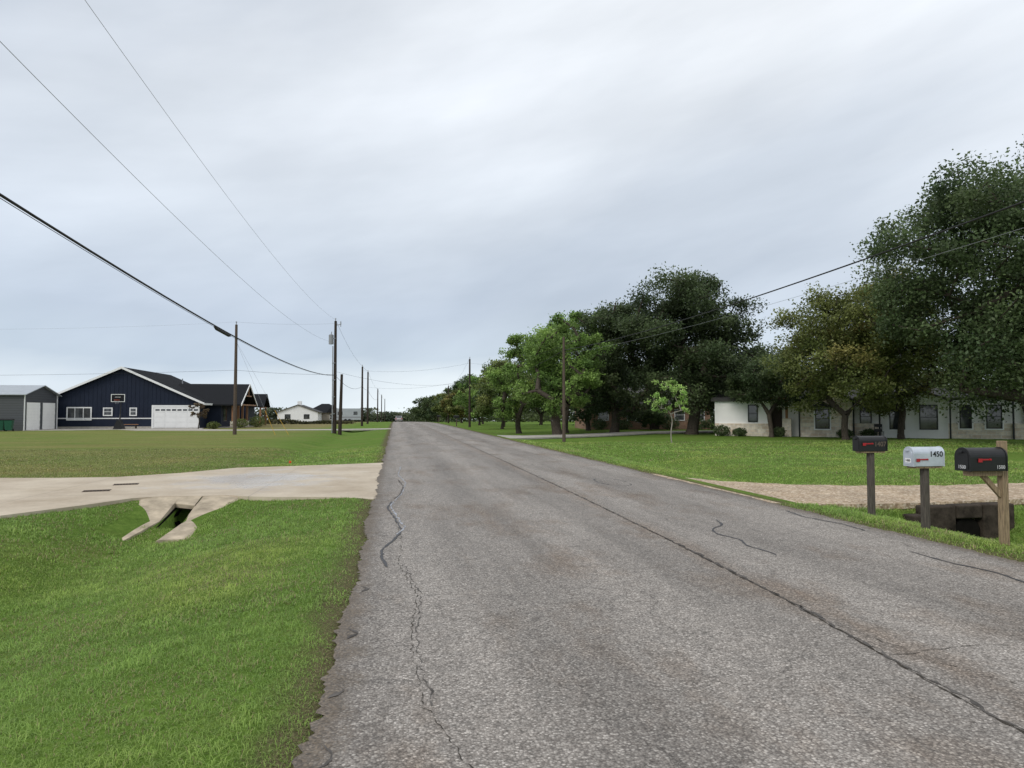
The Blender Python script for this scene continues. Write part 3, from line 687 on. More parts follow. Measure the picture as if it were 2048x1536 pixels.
def shrub(x, y, h, rd, pl, seed, label='low rounded green shrub in the planting bed', n=1500, ls=0.12):
    r = np.random.default_rng(seed)
    e = thing('shrub', label, 'shrub', x, y, None, 0, 'shrubs beside the houses')
    b = MB()
    for i in range(6):
        a = i*1.05; b.tube((0,0,-0.05),(math.cos(a)*rd*0.6, math.sin(a)*rd*0.6, h*0.7), 0.02,0.008,5)
    b.make('stem', M['bark'], e)
    v = r.normal(size=(n,3)); v /= np.linalg.norm(v,axis=1)[:,None]; v *= (0.6+0.45*r.random((n,1)))
    lump = 1+0.2*np.sin(v[:,0]*7+seed)*np.sin(v[:,1]*6)
    C = np.c_[v[:,0]*rd*lump, v[:,1]*rd*lump, h*0.5+v[:,2]*h*0.5*lump]; C[:,2] = np.maximum(C[:,2], 0.02)
    nn = r.normal(size=(n,3)); nn[:,2] += .7; nn /= np.linalg.norm(nn,axis=1)[:,None]
    t1 = np.cross(nn, r.normal(size=(n,3))); t1 /= np.linalg.norm(t1,axis=1)[:,None]; t2 = np.cross(nn,t1)
    s = ls*(0.6+0.8*r.random((n,1))); P = np.array(pl); t = r.random((n,1)); c = (P[0]*(1-t)+P[1]*t)
    V = np.stack([C-t1*s*.5, C+t2*s*.3, C+t1*s*.5, C-t2*s*.3],1).reshape(-1,3)
    fast_mesh('foliage', V, np.arange(n*4).reshape(-1,4), M['leaf'], e, col=np.repeat(c,4,0))

def mass(name, pts, n, ls, pal, seed):
    r = np.random.default_rng(seed); pts = np.array(pts, float)
    i = r.integers(0, len(pts)-1, n); t = r.random(n)[:,None]; p = pts[i]*(1-t)+pts[i+1]*t
    hh = p[:,2]*(0.65+0.2*np.sin(p[:,0]*0.35+seed)+0.15*np.sin(p[:,0]*1.1)+0.12*np.sin(p[:,1]*0.7))
    x = p[:,0]+r.normal(size=n)*p[:,3]*0.5; y = p[:,1]+r.normal(size=n)*p[:,3]*0.5
    z = crest(y) + hh*(1-r.random(n)**1.6*0.98)
    C = np.c_[x,y,z]; nn = r.normal(size=(n,3)); nn[:,2]+=.7; nn/=np.linalg.norm(nn,axis=1)[:,None]
    t1 = np.cross(nn, r.normal(size=(n,3))); t1/=np.linalg.norm(t1,axis=1)[:,None]; t2=np.cross(nn,t1)
    s = ls*(0.6+0.8*r.random((n,1))); P = np.array(pal); tt = (0.5+0.5*np.sin(x*0.5+1.7*np.sin(x*0.13)))[:,None]*0.6+r.random((n,1))*0.4
    c = (P[0]*(1-tt)+P[1]*tt)
    V = np.stack([C-t1*s*.5, C+t2*s*.35, C+t1*s*.5, C-t2*s*.35],1).reshape(-1,3)
    o = fast_mesh(name, V, np.arange(n*4).reshape(-1,4), M['leaf'], col=np.repeat(c,4,0)); o['kind']='stuff'; return o
mass('distant_woodland', [(-420,380,9,8),(-240,330,7,6),(-120,290,5.5,5),(-45,270,5.0,5),(-10,290,5,4)], 26000, 0.9, [(0.07,0.095,0.06),(0.15,0.17,0.095)], 5)
mass('distant_woodland', [(-12,300,4.0,6),(12,300,4.5,6)], 5000, 0.8, [(0.07,0.095,0.06),(0.13,0.15,0.085)], 15)
mass('distant_woodland', [(9,270,8,5),(16,240,8,6),(26,190,7,6),(40,150,7,8),(60,120,7,8),(90,90,9,8),(110,60,10,8)], 36000, 0.7, [(0.055,0.08,0.034),(0.12,0.15,0.06)], 6)

# ------------------------------------------------------------------ utility poles
def pole(x, y, top, r0, label, mat='pole', kind='plain', lean=(0,0), group='utility poles along the road', cat='utility pole', arms=True):
    zb = gz(x, y)
    e = thing('utility_pole', label, cat, x, y, zb, 0, group)
    h = top-zb; b = MB(); n = 5
    for i in range(n):
        t0, t1 = i/n, (i+1)/n
        b.tube((lean[0]*t0, lean[1]*t0, -0.3 if i==0 else h*t0), (lean[0]*t1, lean[1]*t1, h*t1), r0*(1-0.35*t0), r0*(1-0.35*t1), 12, i==n-1)
    b.make('pole_shaft', M[mat], e, smooth=False)
    if arms:
        b = MB(); b.tube((0,-0.02,h-0.05),(0,-0.02,h+0.16),0.035,0.03,8); b.tube((0,-0.02,h+0.16),(0,-0.02,h+0.24),0.06,0.045,8)
        b.make('insulator', M['greymetal'], e)
    if kind == 'transformer':
        b = MB(); b.tube((-0.34,-0.1,h-1.95),(-0.34,-0.1,h-1.2),0.2,0.2,14); b.tube((-0.34,-0.1,h-1.2),(-0.34,-0.1,h-1.13),0.21,0.12,14)
        b.tube((-0.34,-0.1,h-1.13),(-0.30,-0.1,h-0.9),0.04,0.03,8); b.box(-0.34,0,-0.13,-0.07,h-1.5,h-1.42); b.make('transformer', M['greymetal'], e, smooth=False)
        b = MB(); b.tube((0,0,h-0.35),(0.42,-0.05,h-0.28),0.03,0.03,6); b.tube((0.42,-0.05,h-0.28),(0.42,-0.05,h-0.02),0.05,0.035,8); b.tube((0.42,-0.05,h-0.28),(0.42,-0.05,h-0.48),0.03,0.03,8); b.make('cutout_bracket', M['greymetal'], e)
        b = MB(); b.tube((-0.2,-0.06,0),(-0.2,-0.06,h-2.1),0.04,0.04,8); b.make('conduit', M['greymetal'], e)
        b = MB(); b.tube((-0.17,-0.16,0.9),(-0.17,-0.16,h-3.5),0.025,0.025,8); b.make('conduit', M['greymetal'], e)
        boxes('bracket', M['greymetal'], e, [(-0.24,0.02,-0.20,-0.02,zz_,zz_+0.06) for zz_ in (1.6,3.0,4.4,5.8)])
    return e
pole(-4.9,59.6,9.2,0.16,'wooden utility pole with grey transformer and conduit','darkpole','transformer')
pole(-4.45,59.2,4.75,0.16,'short leaning dark wooden stub pole beside utility pole','darkpole',lean=(0.12,0),arms=False)
pole(-11.7,54.7,8.15,0.14,'plain brown wooden utility pole in the mown field','pole')
pole(-4.15,92,7.5,0.16,'wooden utility pole on grass verge','darkpole')
pole(-4.0,107,7.7,0.16,'wooden utility pole on grass verge','darkpole')
pole(-3.6,152,6.6,0.16,'wooden utility pole on grass verge','darkpole')
pole(-3.6,196,6.4,0.16,'wooden utility pole on grass verge','darkpole')
pole(-3.4,245,6.2,0.16,'wooden utility pole on grass verge','darkpole')
pole(10.0,40.9,6.15,0.105,'plain slender wooden utility pole on the lawn','pole',arms=False)
pole(8.95,84.6,8.1,0.15,'wooden utility pole on verge near trees','darkpole')
pole(9.8,130,6.5,0.15,'wooden utility pole on verge near trees','darkpole')

def wire(p0, p1, sag, r, name='power_line', label='thin black overhead power line between utility poles', mat='rubber', seg=36):
    p0 = Vector(p0); p1 = Vector(p1); pts = []
    for i in range(seg+1):
        t = i/seg; p = p0.lerp(p1, t); p.z -= sag*4*t*(1-t); pts.append(p)
    V = []
    d = (p1-p0).normalized(); u = Vector((0,0,1)); w_ = d.cross(u).normalized()
    for p in pts:
        for k_ in range(6):
            a = k_*math.pi/3; V.append(p+u*math.sin(a)*r+w_*math.cos(a)*r)
    F = [(i*6+k_, i*6+(k_+1)%6, (i+1)*6+(k_+1)%6, (i+1)*6+k_) for i in range(seg) for k_ in range(6)]
    b = MB(); b.add(V, F); o = b.make(name, M[mat], None, smooth=True)
    tag(o, label, 'power line', 'overhead lines'); return o
CT = 'thick black overhead communication cable sagging between poles'
wire((-4.9,-6,5.25),(-4.75,59.5,4.7),1.12,0.019,'overhead_cable',CT)
wire((-4.9,-6,5.205),(-4.75,59.5,4.665),1.12,0.005,'overhead_cable',CT)
wire((-4.9,-6,9.1),(-4.9,59.6,9.3),1.27,0.0045,mat='greymetal')
wire((-4.9,-6,7.2),(-4.9,59.6,7.4),1.40,0.0045,mat='greymetal')
wire((-4.9,59.6,9.3),(-4.15,92,7.6),0.5,0.009); wire((-4.9,59.6,4.7),(-4.15,92,5.0),0.7,0.014,'overhead_cable',CT)
wire((-4.15,92,7.6),(-4.0,107,7.8),0.1,0.009); wire((-4.15,92,5.0),(-4.0,107,5.0),0.2,0.014)
wire((-4.0,107,7.8),(-3.6,152,6.7),0.6,0.010); wire((-4.0,107,5.0),(-3.6,152,4.5),0.7,0.014)
wire((-3.6,152,6.7),(-3.6,196,6.5),0.6,0.012); wire((-3.6,196,6.5),(-3.4,245,6.3),0.6,0.012)
wire((-11.7,54.7,8.35),(-4.9,59.6,9.0),0.12,0.005,mat='greymetal'); wire((-11.7,54.7,8.35),(-62,62,9.0),0.9,0.004,mat='greymetal')
wire((-11.7,54.7,4.75),(-4.9,59.6,4.75),0.1,0.009); wire((-11.7,54.7,4.75),(-62,62,4.9),0.5,0.008)
wire((10,-4,5.6),(10,40.9,5.35),0.62,0.017,'overhead_cable',CT)
wire((10.0,-4,5.0),(10,40.9,5.15),0.55,0.0035,mat='greymetal')
wire((10,40.9,5.35),(8.95,84.6,5.2),0.75,0.014,'overhead_cable',CT); wire((10,40.9,5.6),(8.95,84.6,7.6),0.5,0.007)
wire((8.95,84.6,8.2),(9.8,130,6.5),0.8,0.009); wire((8.95,84.6,5.2),(9.8,130,4.9),0.7,0.013)
wire((-4.15,92,7.0),(8.95,84.6,7.6),0.5,0.008); wire((-4.0,107,5.4),(8.95,84.6,5.6),0.6,0.008); wire((-4.9,59.6,5.0),(8.95,84.6,5.4),0.8,0.008)
b = MB(); b.tube((-4.86,20.3,3.905),(-4.86,21.7,3.875),0.045,0.045,10); b.tube((-4.86,20.05,3.93),(-4.86,20.3,3.905),0.02,0.045,10); b.tube((-4.86,21.7,3.875),(-4.86,21.95,3.885),0.045,0.02,10)
b.tube((-4.86,20.4,3.905),(-4.87,20.4,3.98),0.010,0.010,6); b.tube((-4.86,21.6,3.88),(-4.87,21.6,3.955),0.010,0.010,6)
tag(b.make('cable_splice_case', M['rubber'], None), 'black splice enclosure hanging on the thick cable', 'cable splice case')
for gx, gy in ((-8.7,54.0),(-7.7,53.6)):
    e = thing('guy_wire','steel guy wire with yellow guard anchoring the pole','guy wire', gx, gy, None, 0, 'guy wires'); z = gz(gx,gy)
    tp = Vector((-11.7-gx, 54.7-gy, 6.9-z)); b = MB(); b.tube((0,0,0), tp, 0.007,0.007,6); b.make('cable', M['greymetal'], e)
    b = MB(); b.tube((0,0,0), tp*0.26, 0.015,0.015,8); b.make('guard', M['yellow'], e)

# ------------------------------------------------------------------ mailboxes
def text(s, size, mat, parent, loc, rot, name='house_number', off=0.014):
    cu = bpy.data.curves.new('t', 'FONT'); cu.body = s; cu.size = size; cu.align_x = 'CENTER'; cu.align_y = 'CENTER'; cu.extrude = 0.0008; cu.offset = size*off
    o = bpy.data.objects.new('t', cu); COL.objects.link(o)
    dg = bpy.context.evaluated_depsgraph_get(); me = bpy.data.meshes.new_from_object(o.evaluated_get(dg))
    bpy.data.objects.remove(o)
    ob = bpy.data.objects.new(name, me); COL.objects.link(ob); me.materials.clear(); me.materials.append(mat)
    ob.parent = parent; ob.location = loc; ob.rotation_euler = rot; return ob
def arch_profile(w_, h_, n=10):
    r = w_/2; zt = h_-r*0.95
    return [(-r,0)]+[(-r*math.cos(a), zt+r*0.95*math.sin(a)) for a in np.linspace(0, math.pi, n)]+[(r,0)]
def mailbox(x, y, zb, L_, W_, H_, mat, postmat, label, number, tmat, style, post_top=None, rot=0.0, psize=0.043, fstart=0.16, fh=0.50):
    e = thing('mailbox', label, 'mailbox', x, y, None, rot, 'mailboxes along the road'); g0 = gz(x, y); z0 = zb-g0
    bx0, bx1 = (-L_/2, L_/2) if style == 'center' else (-L_-0.02, 0.02)
    by = -0.0 if style == 'center' else -0.06
    pr = arch_profile(W_, H_, 14)
    b = MB(); b.prism_x([(by+p, z0+q) for p, q in pr], bx0, bx1); b.make('box', mat, e, bevel=0.004)
    b = MB(); pr2 = arch_profile(W_+0.014, H_+0.008, 14); b.prism_x([(by+p, z0+q-0.003) for p, q in pr2], bx0-0.016, bx0+0.012)
    b.prism_x([(by+p*0.8, z0+0.02+q*0.8) for p, q in pr], bx0-0.022, bx0-0.016)
    b.tube((bx0-0.045,by,z0+H_*0.80),(bx0-0.02,by,z0+H_*0.80),0.010,0.014,8); b.box(bx0-0.05,bx0-0.04,by-0.03,by+0.03,z0+H_*0.78,z0+H_*0.86)
    d = b.make('door', mat, e, bevel=0.002)
    b = MB(); b.prism_x([(by+p, z0+q-0.002) for p, q in pr2], bx1-0.012, bx1+0.006); b.make('rear_rim', mat, e)
    yf = by-W_/2-0.008; fz = z0+H_*fh
    b = MB(); fx = bx0+L_*fstart
    b.box(fx, fx+L_*0.38, yf-0.004, yf, fz-0.009, fz+0.009); b.box(fx, fx+0.055, yf-0.0045, yf+0.0005, fz-0.032, fz+0.012)
    b.tube((fx+L_*0.36,yf-0.012,fz),(fx+L_*0.36,yf+0.012,fz),0.012,0.012,10); b.make('flag', M['red'], e)
    if style == 'center':
        b = MB(); b.box(bx0+0.02,bx1-0.02,-W_/2+0.015,W_/2-0.015,z0-0.028,z0-0.002); b.make('mounting_board', M['newpost'], e)
        b = MB(); b.box(-psize,psize,-psize,psize,-0.3,z0-0.03); b.make('post', postmat, e, bevel=0.006)
    else:
        b = MB(); b.box(bx0+0.04,0.0,by-0.06,by+0.06,z0-0.065,z0-0.004)
        b.make('support_arm', M['newpost'], e, bevel=0.004)
        b = MB(); b.prism_y([(0.015,z0-0.34),(0.015,z0-0.26),(-0.17,z0-0.068),(-0.25,z0-0.068)], by-0.02, by+0.02); b.make('brace', M['newpost'], e)
        b = MB(); b.box(0.022,0.022+psize*2.0,by-psize+0.0,by+psize,-0.4,post_top-g0); b.make('post', postmat, e, bevel=0.006)
    R_ = (math.radians(90),0,0); RD = (math.radians(90),0,math.radians(-90))
    if number == '1500':
        text(number,0.060,tmat,e,(bx1-0.09,by-W_/2-0.002,z0+0.045),R_)
        text(number,0.060,tmat,e,(bx0-0.0235,by,z0+0.045),RD)
    elif number == '1450':
        text(number,0.105,tmat,e,(bx1-0.122,by-W_/2-0.0015,z0+H_*0.62),R_,off=0.02)
        b = MB(); b.box(bx0-0.0245,bx0-0.0225,by-0.055,by+0.055,z0+0.05,z0+0.11); b.make('label_plate', M['white'], e)
        text(number,0.045,M['textblack'],e,(bx0-0.0265,by,z0+0.08),RD)
    else:
        text(number,0.105,tmat,e,(bx1-0.12,by-W_/2-0.0015,z0+H_*0.45),R_)
    return e
mailbox(7.34,7.62,0.89,0.46,0.23,0.28,M['black'],M['newpost'],'large black mailbox 1500 on braced timber post','1500',M['textwhite'],'side',post_top=1.25,psize=0.042,fstart=0.2)
mailbox(7.40,8.85,0.845,0.47,0.19,0.27,M['silver'],M['post'],'silver mailbox 1450 with red flag on grey post','1450',M['textblack'],'center',fstart=0.06,fh=0.36)
mailbox(7.52,10.15,0.985,0.47,0.17,0.24,M['black'],M['post'],'black mailbox 1407 with red flag on dark post','1407',M['texttan'],'center',fstart=0.08,fh=0.5)
def plain_mailbox(x, y, label):
    e = thing('mailbox', label, 'mailbox', x, y, None, 0, 'mailboxes along the road')
    b = MB(); b.prism_x([(p, 1.0+q) for p, q in arch_profile(0.22,0.3)], -0.3,0.3); b.make('box', M['black'], e)
    b = MB(); b.prism_x([(p, 1.0+q-0.003) for p, q in arch_profile(0.235,0.31)], -0.33,-0.29); b.make('door', M['black'], e)
    b = MB(); b.box(-0.06,0.06,-0.06,0.06,-0.2,0.998); b.make('post', M['pole'], e)
plain_mailbox(7.4,85,'black mailbox on wooden post at verge edge')
plain_mailbox(7.3,118,'black mailbox on wooden post at verge edge')

# ------------------------------------------------------------------ building helpers
def window(parent, x, z, w_, h_, y, frame='white', cols=1, rows=2, fw=0.07):
    b = MB(); b.box(x+fw*0.5, x+w_-fw*0.5, y-0.015, y+0.02, z+fw*0.5, z+h_-fw*0.5); g = b.make('window', M['glass'], parent)
    b = MB()
    b.box(x,x+fw,y-0.06,y+0.01,z,z+h_); b.box(x+w_-fw,x+w_,y-0.06,y+0.01,z,z+h_)
    b.box(x+fw,x+w_-fw,y-0.06,y+0.01,z,z+fw); b.box(x+fw,x+w_-fw,y-0.06,y+0.01,z+h_-fw,z+h_)
    for i in range(1, cols): xc = x+w_*i/cols; b.box(xc-0.03,xc+0.03,y-0.05,y+0.008,z+fw,z+h_-fw)
    for i in range(1, rows): zc2 = z+h_*i/rows; b.box(x+fw,x+w_-fw,y-0.045,y+0.006,zc2-0.02,zc2+0.02)
    b.make('window_frame', M[frame], g)
    return g
def roof_pair_y(b, xl, zl, xr, zr, xm, zm, y0, y1, th=0.14):
    b.prism_y([(xl,zl),(xm,zm),(xm,zm+th),(xl,zl+th)], y0, y1); b.prism_y([(xm+0.0,zm),(xr,zr),(xr,zr+th),(xm,zm+th)], y0, y1)
def roof_pair_x(b, y0, z0, y1, z1, ym, zm, x0, x1, th=0.14):
    b.prism_x([(y0,z0),(ym,zm),(ym,zm+th),(y0,z0+th)], x0, x1); b.prism_x([(ym,zm),(y1,z1),(y1,z1+th),(ym,zm+th)], x0, x1)

# ---- navy house
H = thing('navy_house','navy board-and-batten gable house with white trim and garage','house',-27,77,-0.05)
b = MB(); b.prism_y([(-7,0.02),(7,0.02),(7,2.72),(-0.4,6.1),(-7,3.08)], 0, 15)
b.box(6.9,8.4,3.2,10.8,0.02,2.6); b.prism_x([(3.2,2.6),(10.8,2.6),(7,4.6)], 6.0, 9.4)
for i in range(36):
    x = -6.8+i*0.4
    if x > 6.9: break
    zt = (3.08+(x+7)*(3.02/6.6)) if x < -0.4 else (6.1-(x+0.4)*(3.38/7.4))
    zb_ = 1.12 if x < 2.4 else 2.5
    b.box(x-0.02,x+0.02,-0.022,0.0,zb_,zt-0.05)
b.make('wall', M['navy'], H)
b = MB(); roof_pair_y(b,-7.6,2.85,7.6,2.48,-0.4,6.15,-0.45,15.4); b.make('roof', M['shingle'], H)
b = MB(); roof_pair_x(b,2.6,2.4,11.4,2.4,7,4.75,3.0,10.6); b.make('roof', M['shingle'], H)
b = MB(); roof_pair_x(b,14.4,2.3,18.8,2.3,16.6,3.9,5.0,10.9,0.12); b.make('porch_roof', M['shingle'], H)
for kind_, pts, a0_, a1_ in (('y',[(-7.62,2.80),(-0.4,6.10),(-0.4,6.33),(-7.62,3.02)],-0.52,-0.452),('y',[(-0.4,6.10),(7.62,2.43),(7.62,2.65),(-0.4,6.33)],-0.52,-0.452),
                             ('x',[(2.55,2.35),(7,4.72),(7,4.93),(2.55,2.56)],10.602,10.67),('x',[(7,4.72),(11.45,2.35),(11.45,2.56),(7,4.93)],10.602,10.67)):
    b = MB(); (b.prism_y if kind_ == 'y' else b.prism_x)(pts, a0_, a1_); b.make('rake_board', M['white'], H)
boxes('corner_board', M['white'], H, [(-7.06,-6.9,-0.06,0.0,0.0,3.0),(6.9,7.04,-0.06,0.0,0.1,2.6)])
boxes('fascia_board', M['white'], H, [(7.602,7.66,-0.45,3.0,2.42,2.62)])
boxes('band_board', M['white'], H, [(-6.89,2.41,-0.05,-0.001,1.0,1.1)])
boxes('foundation', M['concrete'], H, [(-7.05,2.41,-0.04,-0.001,-0.1,0.22)])
window(H,-5.6,0.85,2.35,1.35,-0.005,cols=3,rows=1,fw=0.12); window(H,-2.2,1.3,0.9,0.85,-0.005,fw=0.1,rows=2); window(H,0.3,1.3,0.7,0.85,-0.005,fw=0.1,rows=2)
g = MB()
for i in range(4):
    for j in range(4):
        g.box(2.72+j*1.07,2.72+j*1.07+0.98,-0.075,-0.05,0.14+i*0.52,0.14+i*0.52+0.44)
g.box(2.6,7.0-0.1,-0.05,-0.012,0.06,2.22)
gd = g.make('garage_door', M['white'], H)
boxes('window_pane', M['glass'], gd, [(2.78+j*0.53,2.78+j*0.53+0.4,-0.082,-0.076,1.82,2.0) for j in range(8)])
boxes('door_casing', M['white'], H, [(2.42,2.6,-0.09,0,0.02,2.4),(2.6,6.88,-0.09,-0.0,2.23,2.4)])
for px_, py_ in ((9.6,3.3),(9.6,6.0),(9.6,8.2),(9.6,10.7)):
    b = MB(); b.box(px_-0.11,px_+0.11,py_-0.11,py_+0.11,0.7,2.45); b.make('porch_post', M['cedar'], H)
    b = MB(); b.box(px_-0.22,px_+0.22,py_-0.22,py_+0.22,0.0,0.7); b.make('pier', M['limestone'], H)
boxes('porch_post', M['cedar'], H, [(10.3,10.5,14.6,14.8,0,2.2),(10.3,10.5,18.3,18.5,0,2.2)])
boxes('porch_beam', M['cedar'], H, [(9.5,9.7,3.2,10.8,2.45,2.6),(10.3,10.5,14.5,18.6,2.2,2.35),(10.45,10.6,3.0,11.0,2.42,2.56),(10.45,10.55,6.93,7.07,3.6,4.7),(10.45,10.55,5.6,8.4,3.45,3.58)])
b = MB(); b.box(7.05,10.4,3.0,11.2,-0.1,0.08); b.make('porch_floor', M['concrete'], H)
boxes('window', M['glass'], H, [(9.402,9.43,6.4,7.6,3.0,3.9),(8.402,8.45,4.2,5.8,0.7,2.1),(8.402,8.45,8.2,9.6,0.7,2.1)])
b = MB(); b.box(7,9,14,18.5,0,2.3); b.make('rear_wall', M['navy'], H)
for vx, vy, v0, v1 in ((5.0,9,4.2,4.9),(2.5,10,5.0,5.6)):
    b = MB(); b.tube((vx,vy,v0),(vx,vy,v1),0.06,0.06,8); b.make('roof_vent', M['greymetal'], H)
e = thing('picnic_bench','low dark wooden bench on grass beside the navy house','bench',-26.3,75.6)
b = MB(); b.box(-0.9,0.9,-0.15,0.15,0.42,0.48); b.make('seat', M['cedar'], e)
for sx in (-0.7,0.7):
    b = MB(); b.box(sx-0.04,sx+0.04,-0.14,0.14,0,0.418); b.make('leg', M['darkpole'], e)
e = thing('basketball_hoop','portable basketball hoop with framed backboard and black base','basketball hoop',-26.4,73.6)
b = MB(); b.prism_y([(-0.45,0),(0.45,0),(0.12,0.9),(-0.12,0.9)],-0.5,0.3); b.make('base', M['black'], e)
b = MB(); b.tube((0,0,0.3),(0,0.25,3.1),0.06,0.06,8); b.tube((0,-0.4,0.3),(0,0.12,1.6),0.03,0.03,6); b.tube((0,0.25,3.0),(0,-0.5,3.2),0.03,0.03,6); b.make('pole', M['black'], e)
b = MB(); b.box(-0.58,0.58,-0.56,-0.54,2.72,3.38); b.make('backboard', M['shingle'], e)
b = MB(); b.box(-0.62,0.62,-0.58,-0.561,2.67,2.72); b.box(-0.62,0.62,-0.58,-0.561,3.37,3.42); b.box(-0.62,-0.57,-0.58,-0.561,2.72,3.37); b.box(0.57,0.62,-0.58,-0.561,2.72,3.37); b.box(-0.25,0.25,-0.58,-0.562,3.12,3.15); b.make('backboard_border', M['white'], e)
b = MB(); pts = [Vector((0.23*math.cos(a), -0.82+0.23*math.sin(a), 2.85)) for a in np.linspace(0,2*math.pi,17)]; b.path(pts,0.012,6); b.make('rim', M['orange'], e)
b = MB()
for i in range(10):
    a = i*0.628; b.tube((0.22*math.cos(a),-0.82+0.22*math.sin(a),2.84),(0.11*math.cos(a+0.4),-0.82+0.11*math.sin(a+0.4),2.48),0.006,0.006,4)
b.make('net', M['greymetal'], e)

# ---- grey shed
S = thing('metal_shed','grey metal garage shed with two white roll-up doors','shed',-33,69.6,-0.05)
b = MB(); b.box(-6.5,0,0,6.3,0,3.3); b.prism_x([(0,3.3),(6.3,3.3),(3.15,4.15)],-6.5,0); b.make('wall', M['siding'], S)
b = MB(); roof_pair_x(b,-0.3,3.22,6.6,3.22,3.15,4.16,-6.8,0.3,0.07); b.make('roof', M['metalroof'], S)
for y0 in (0.45,3.4):
    g = MB()
    for i in range(9): g.box(0.004,0.03+0.012*(i%2),y0,y0+2.4,0.05+i*0.28,0.05+i*0.28+0.278)
    g.make('roller_door', M['housewhite'], S)
boxes('corner_trim', M['white'], S, [(0.0,0.05,-0.02,0.12,0,3.3),(0.0,0.05,6.18,6.32,0,3.3)])
def bin_(x, y, label):
    e = thing('trash_bin', label, 'trash bin', x, y, None, 0.2, 'wheeled bins beside the shed')
    b = MB(); v=[(-.22,-.24,.1),(.22,-.24,.1),(.22,.24,.1),(-.22,.24,.1),(-.3,-.32,.98),(.3,-.32,.98),(.3,.32,.98),(-.3,.32,.98)]
    b.add(v,[(0,3,2,1),(4,5,6,7),(0,1,5,4),(1,2,6,5),(2,3,7,6),(3,0,4,7)]); b.make('bin_body', M['green'], e, bevel=0.02)
    b = MB(); b.prism_x([(-.35,.98),(.34,.98),(.34,1.06),(-.1,1.1),(-.35,1.03)],-.32,.32); b.make('lid', M['black'], e)
    for sx in (-.25,.25):
        b = MB(); b.tube((sx-.03,.26,.11),(sx+.03,.26,.11),.12,.12,12); b.make('wheel', M['rubber'], e)
for i, (bx_, by_) in enumerate(((-33.2,67.6),(-34.0,67.9),(-34.8,67.8))): bin_(bx_, by_, 'dark green wheeled trash bin with black lid by shed')

# ---- stone house
T = thing('stone_house','white and limestone ranch house with dark window frames','house',24,50,-0.32,math.radians(-33.7))
b = MB(); b.box(0,26,0.6,12,0,2.75); b.box(0.0,4.0,0,0.7,0,2.75); b.box(11.2,15.2,0,0.7,0,2.75)
b.prism_y([(11.2,2.75),(15.2,2.75),(13.2,3.4)],0,4)
for i in range(10): x = 11.4+i*0.4; b.box(x-0.02,x+0.02,-0.025,0,0.1,2.75)
b.make('wall', M['housewhite'], T)
b = MB(); b.box(6.0,9.4,-0.1,0.62,0,2.75); b.prism_y([(6.0,2.75),(9.4,2.75),(7.7,3.5)],-0.1,3); b.box(9.402,11.19,0.45,0.6,0,1.15); b.box(15.21,26,0.42,0.6,0,1.2); b.box(0.02,3.98,-0.1,-0.001,0,1.1); b.box(4.8,5.4,-0.3,0.3,0,1.5)
b.make('stone_veneer', M['limestone'], T)
b = MB(); b.box(5.0,5.18,-0.1,0.1,1.5,2.9); b.box(4.0,6.0,-0.2,0.0,2.9,3.05); b.tube((4.1,-0.1,3.05),(5.1,-0.1,3.6),0.07,0.07,4); b.tube((6.0,-0.1,3.05),(5.1,-0.1,3.6),0.07,0.07,4); b.make('cedar_post', M['cedar'], T)
b = MB(); roof_pair_x(b,0.3,2.78,12.6,2.78,6.3,3.6,-0.25,26.6); roof_pair_x(b,-0.2,2.76,1.0,2.9,0.6,2.95,-0.25,4.2); roof_pair_y(b,10.95,2.65,15.45,2.65,13.2,3.45,-0.2,6); roof_pair_y(b,5.75,2.65,9.65,2.65,7.7,3.55,-0.3,6); b.make('roof', M['greyroof'], T)
for pts, y0_, y1_ in (([(6.6,2.25),(8.3,2.25),(7.45,2.75)],-0.7,-0.12), ([(9.6,2.4),(11.0,2.4),(10.3,2.68)],0.0,0.58)):
    b = MB(); b.prism_y(pts, y0_, y1_); b.make('awning', M['black'], T)
window(T,7.0,0.75,0.95,1.45,-0.105,'black',1,2,0.07); window(T,9.9,0.9,0.75,1.45,0.595,'black',1,2,0.07); window(T,2.4,1.2,0.7,1.3,-0.005,'black',1,2,0.07)
window(T,11.7,0.75,0.95,1.7,-0.035,'black',1,2,0.07); window(T,13.5,0.75,1.1,1.7,-0.035,'black',1,2,0.07); window(T,15.9,0.85,0.7,1.6,0.41,'black',1,2,0.07); window(T,17.4,0.85,0.9,1.6,0.41,'black',1,2,0.07); window(T,19.6,0.85,0.9,1.6,0.41,'black',1,2,0.07)
def surround(x, z, w_, h_, y):
    b = MB(); t = 0.09
    b.box(x-t,x-0.002,y-0.045,y+0.004,z-t,z+h_+t); b.box(x+w_+0.002,x+w_+t,y-0.045,y+0.004,z-t,z+h_+t)
    b.box(x,x+w_,y-0.045,y+0.004,z+h_+0.002,z+h_+t); b.box(x,x+w_,y-0.06,y+0.004,z-t,z-0.002); b.make('window_surround', M['housewhite'], T)
for a_ in ((7.0,0.75,0.95,1.45,-0.105),(11.7,0.75,0.95,1.7,-0.03),(13.5,0.75,1.1,1.7,-0.03),(15.9,0.85,0.7,1.6,0.415),(17.4,0.85,0.9,1.6,0.415),(19.6,0.85,0.9,1.6,0.415)): surround(*a_)
boxes('downspout', M['black'], T, [(x-0.05,x+0.05,y-0.05,y+0.05,0,2.7) for x, y in ((5.95,-0.16),(9.5,0.3),(11.1,-0.1),(15.3,-0.1),(18.9,0.35))])
boxes('entry_door', M['darkpole'], T, [(4.0,4.75,0.5,0.598,0.1,2.3)])
def loc2w(s, o): 
    a = math.radians(-33.7); return 24+s*math.cos(a)-o*math.sin(a), 50+s*math.sin(a)+o*math.cos(a)
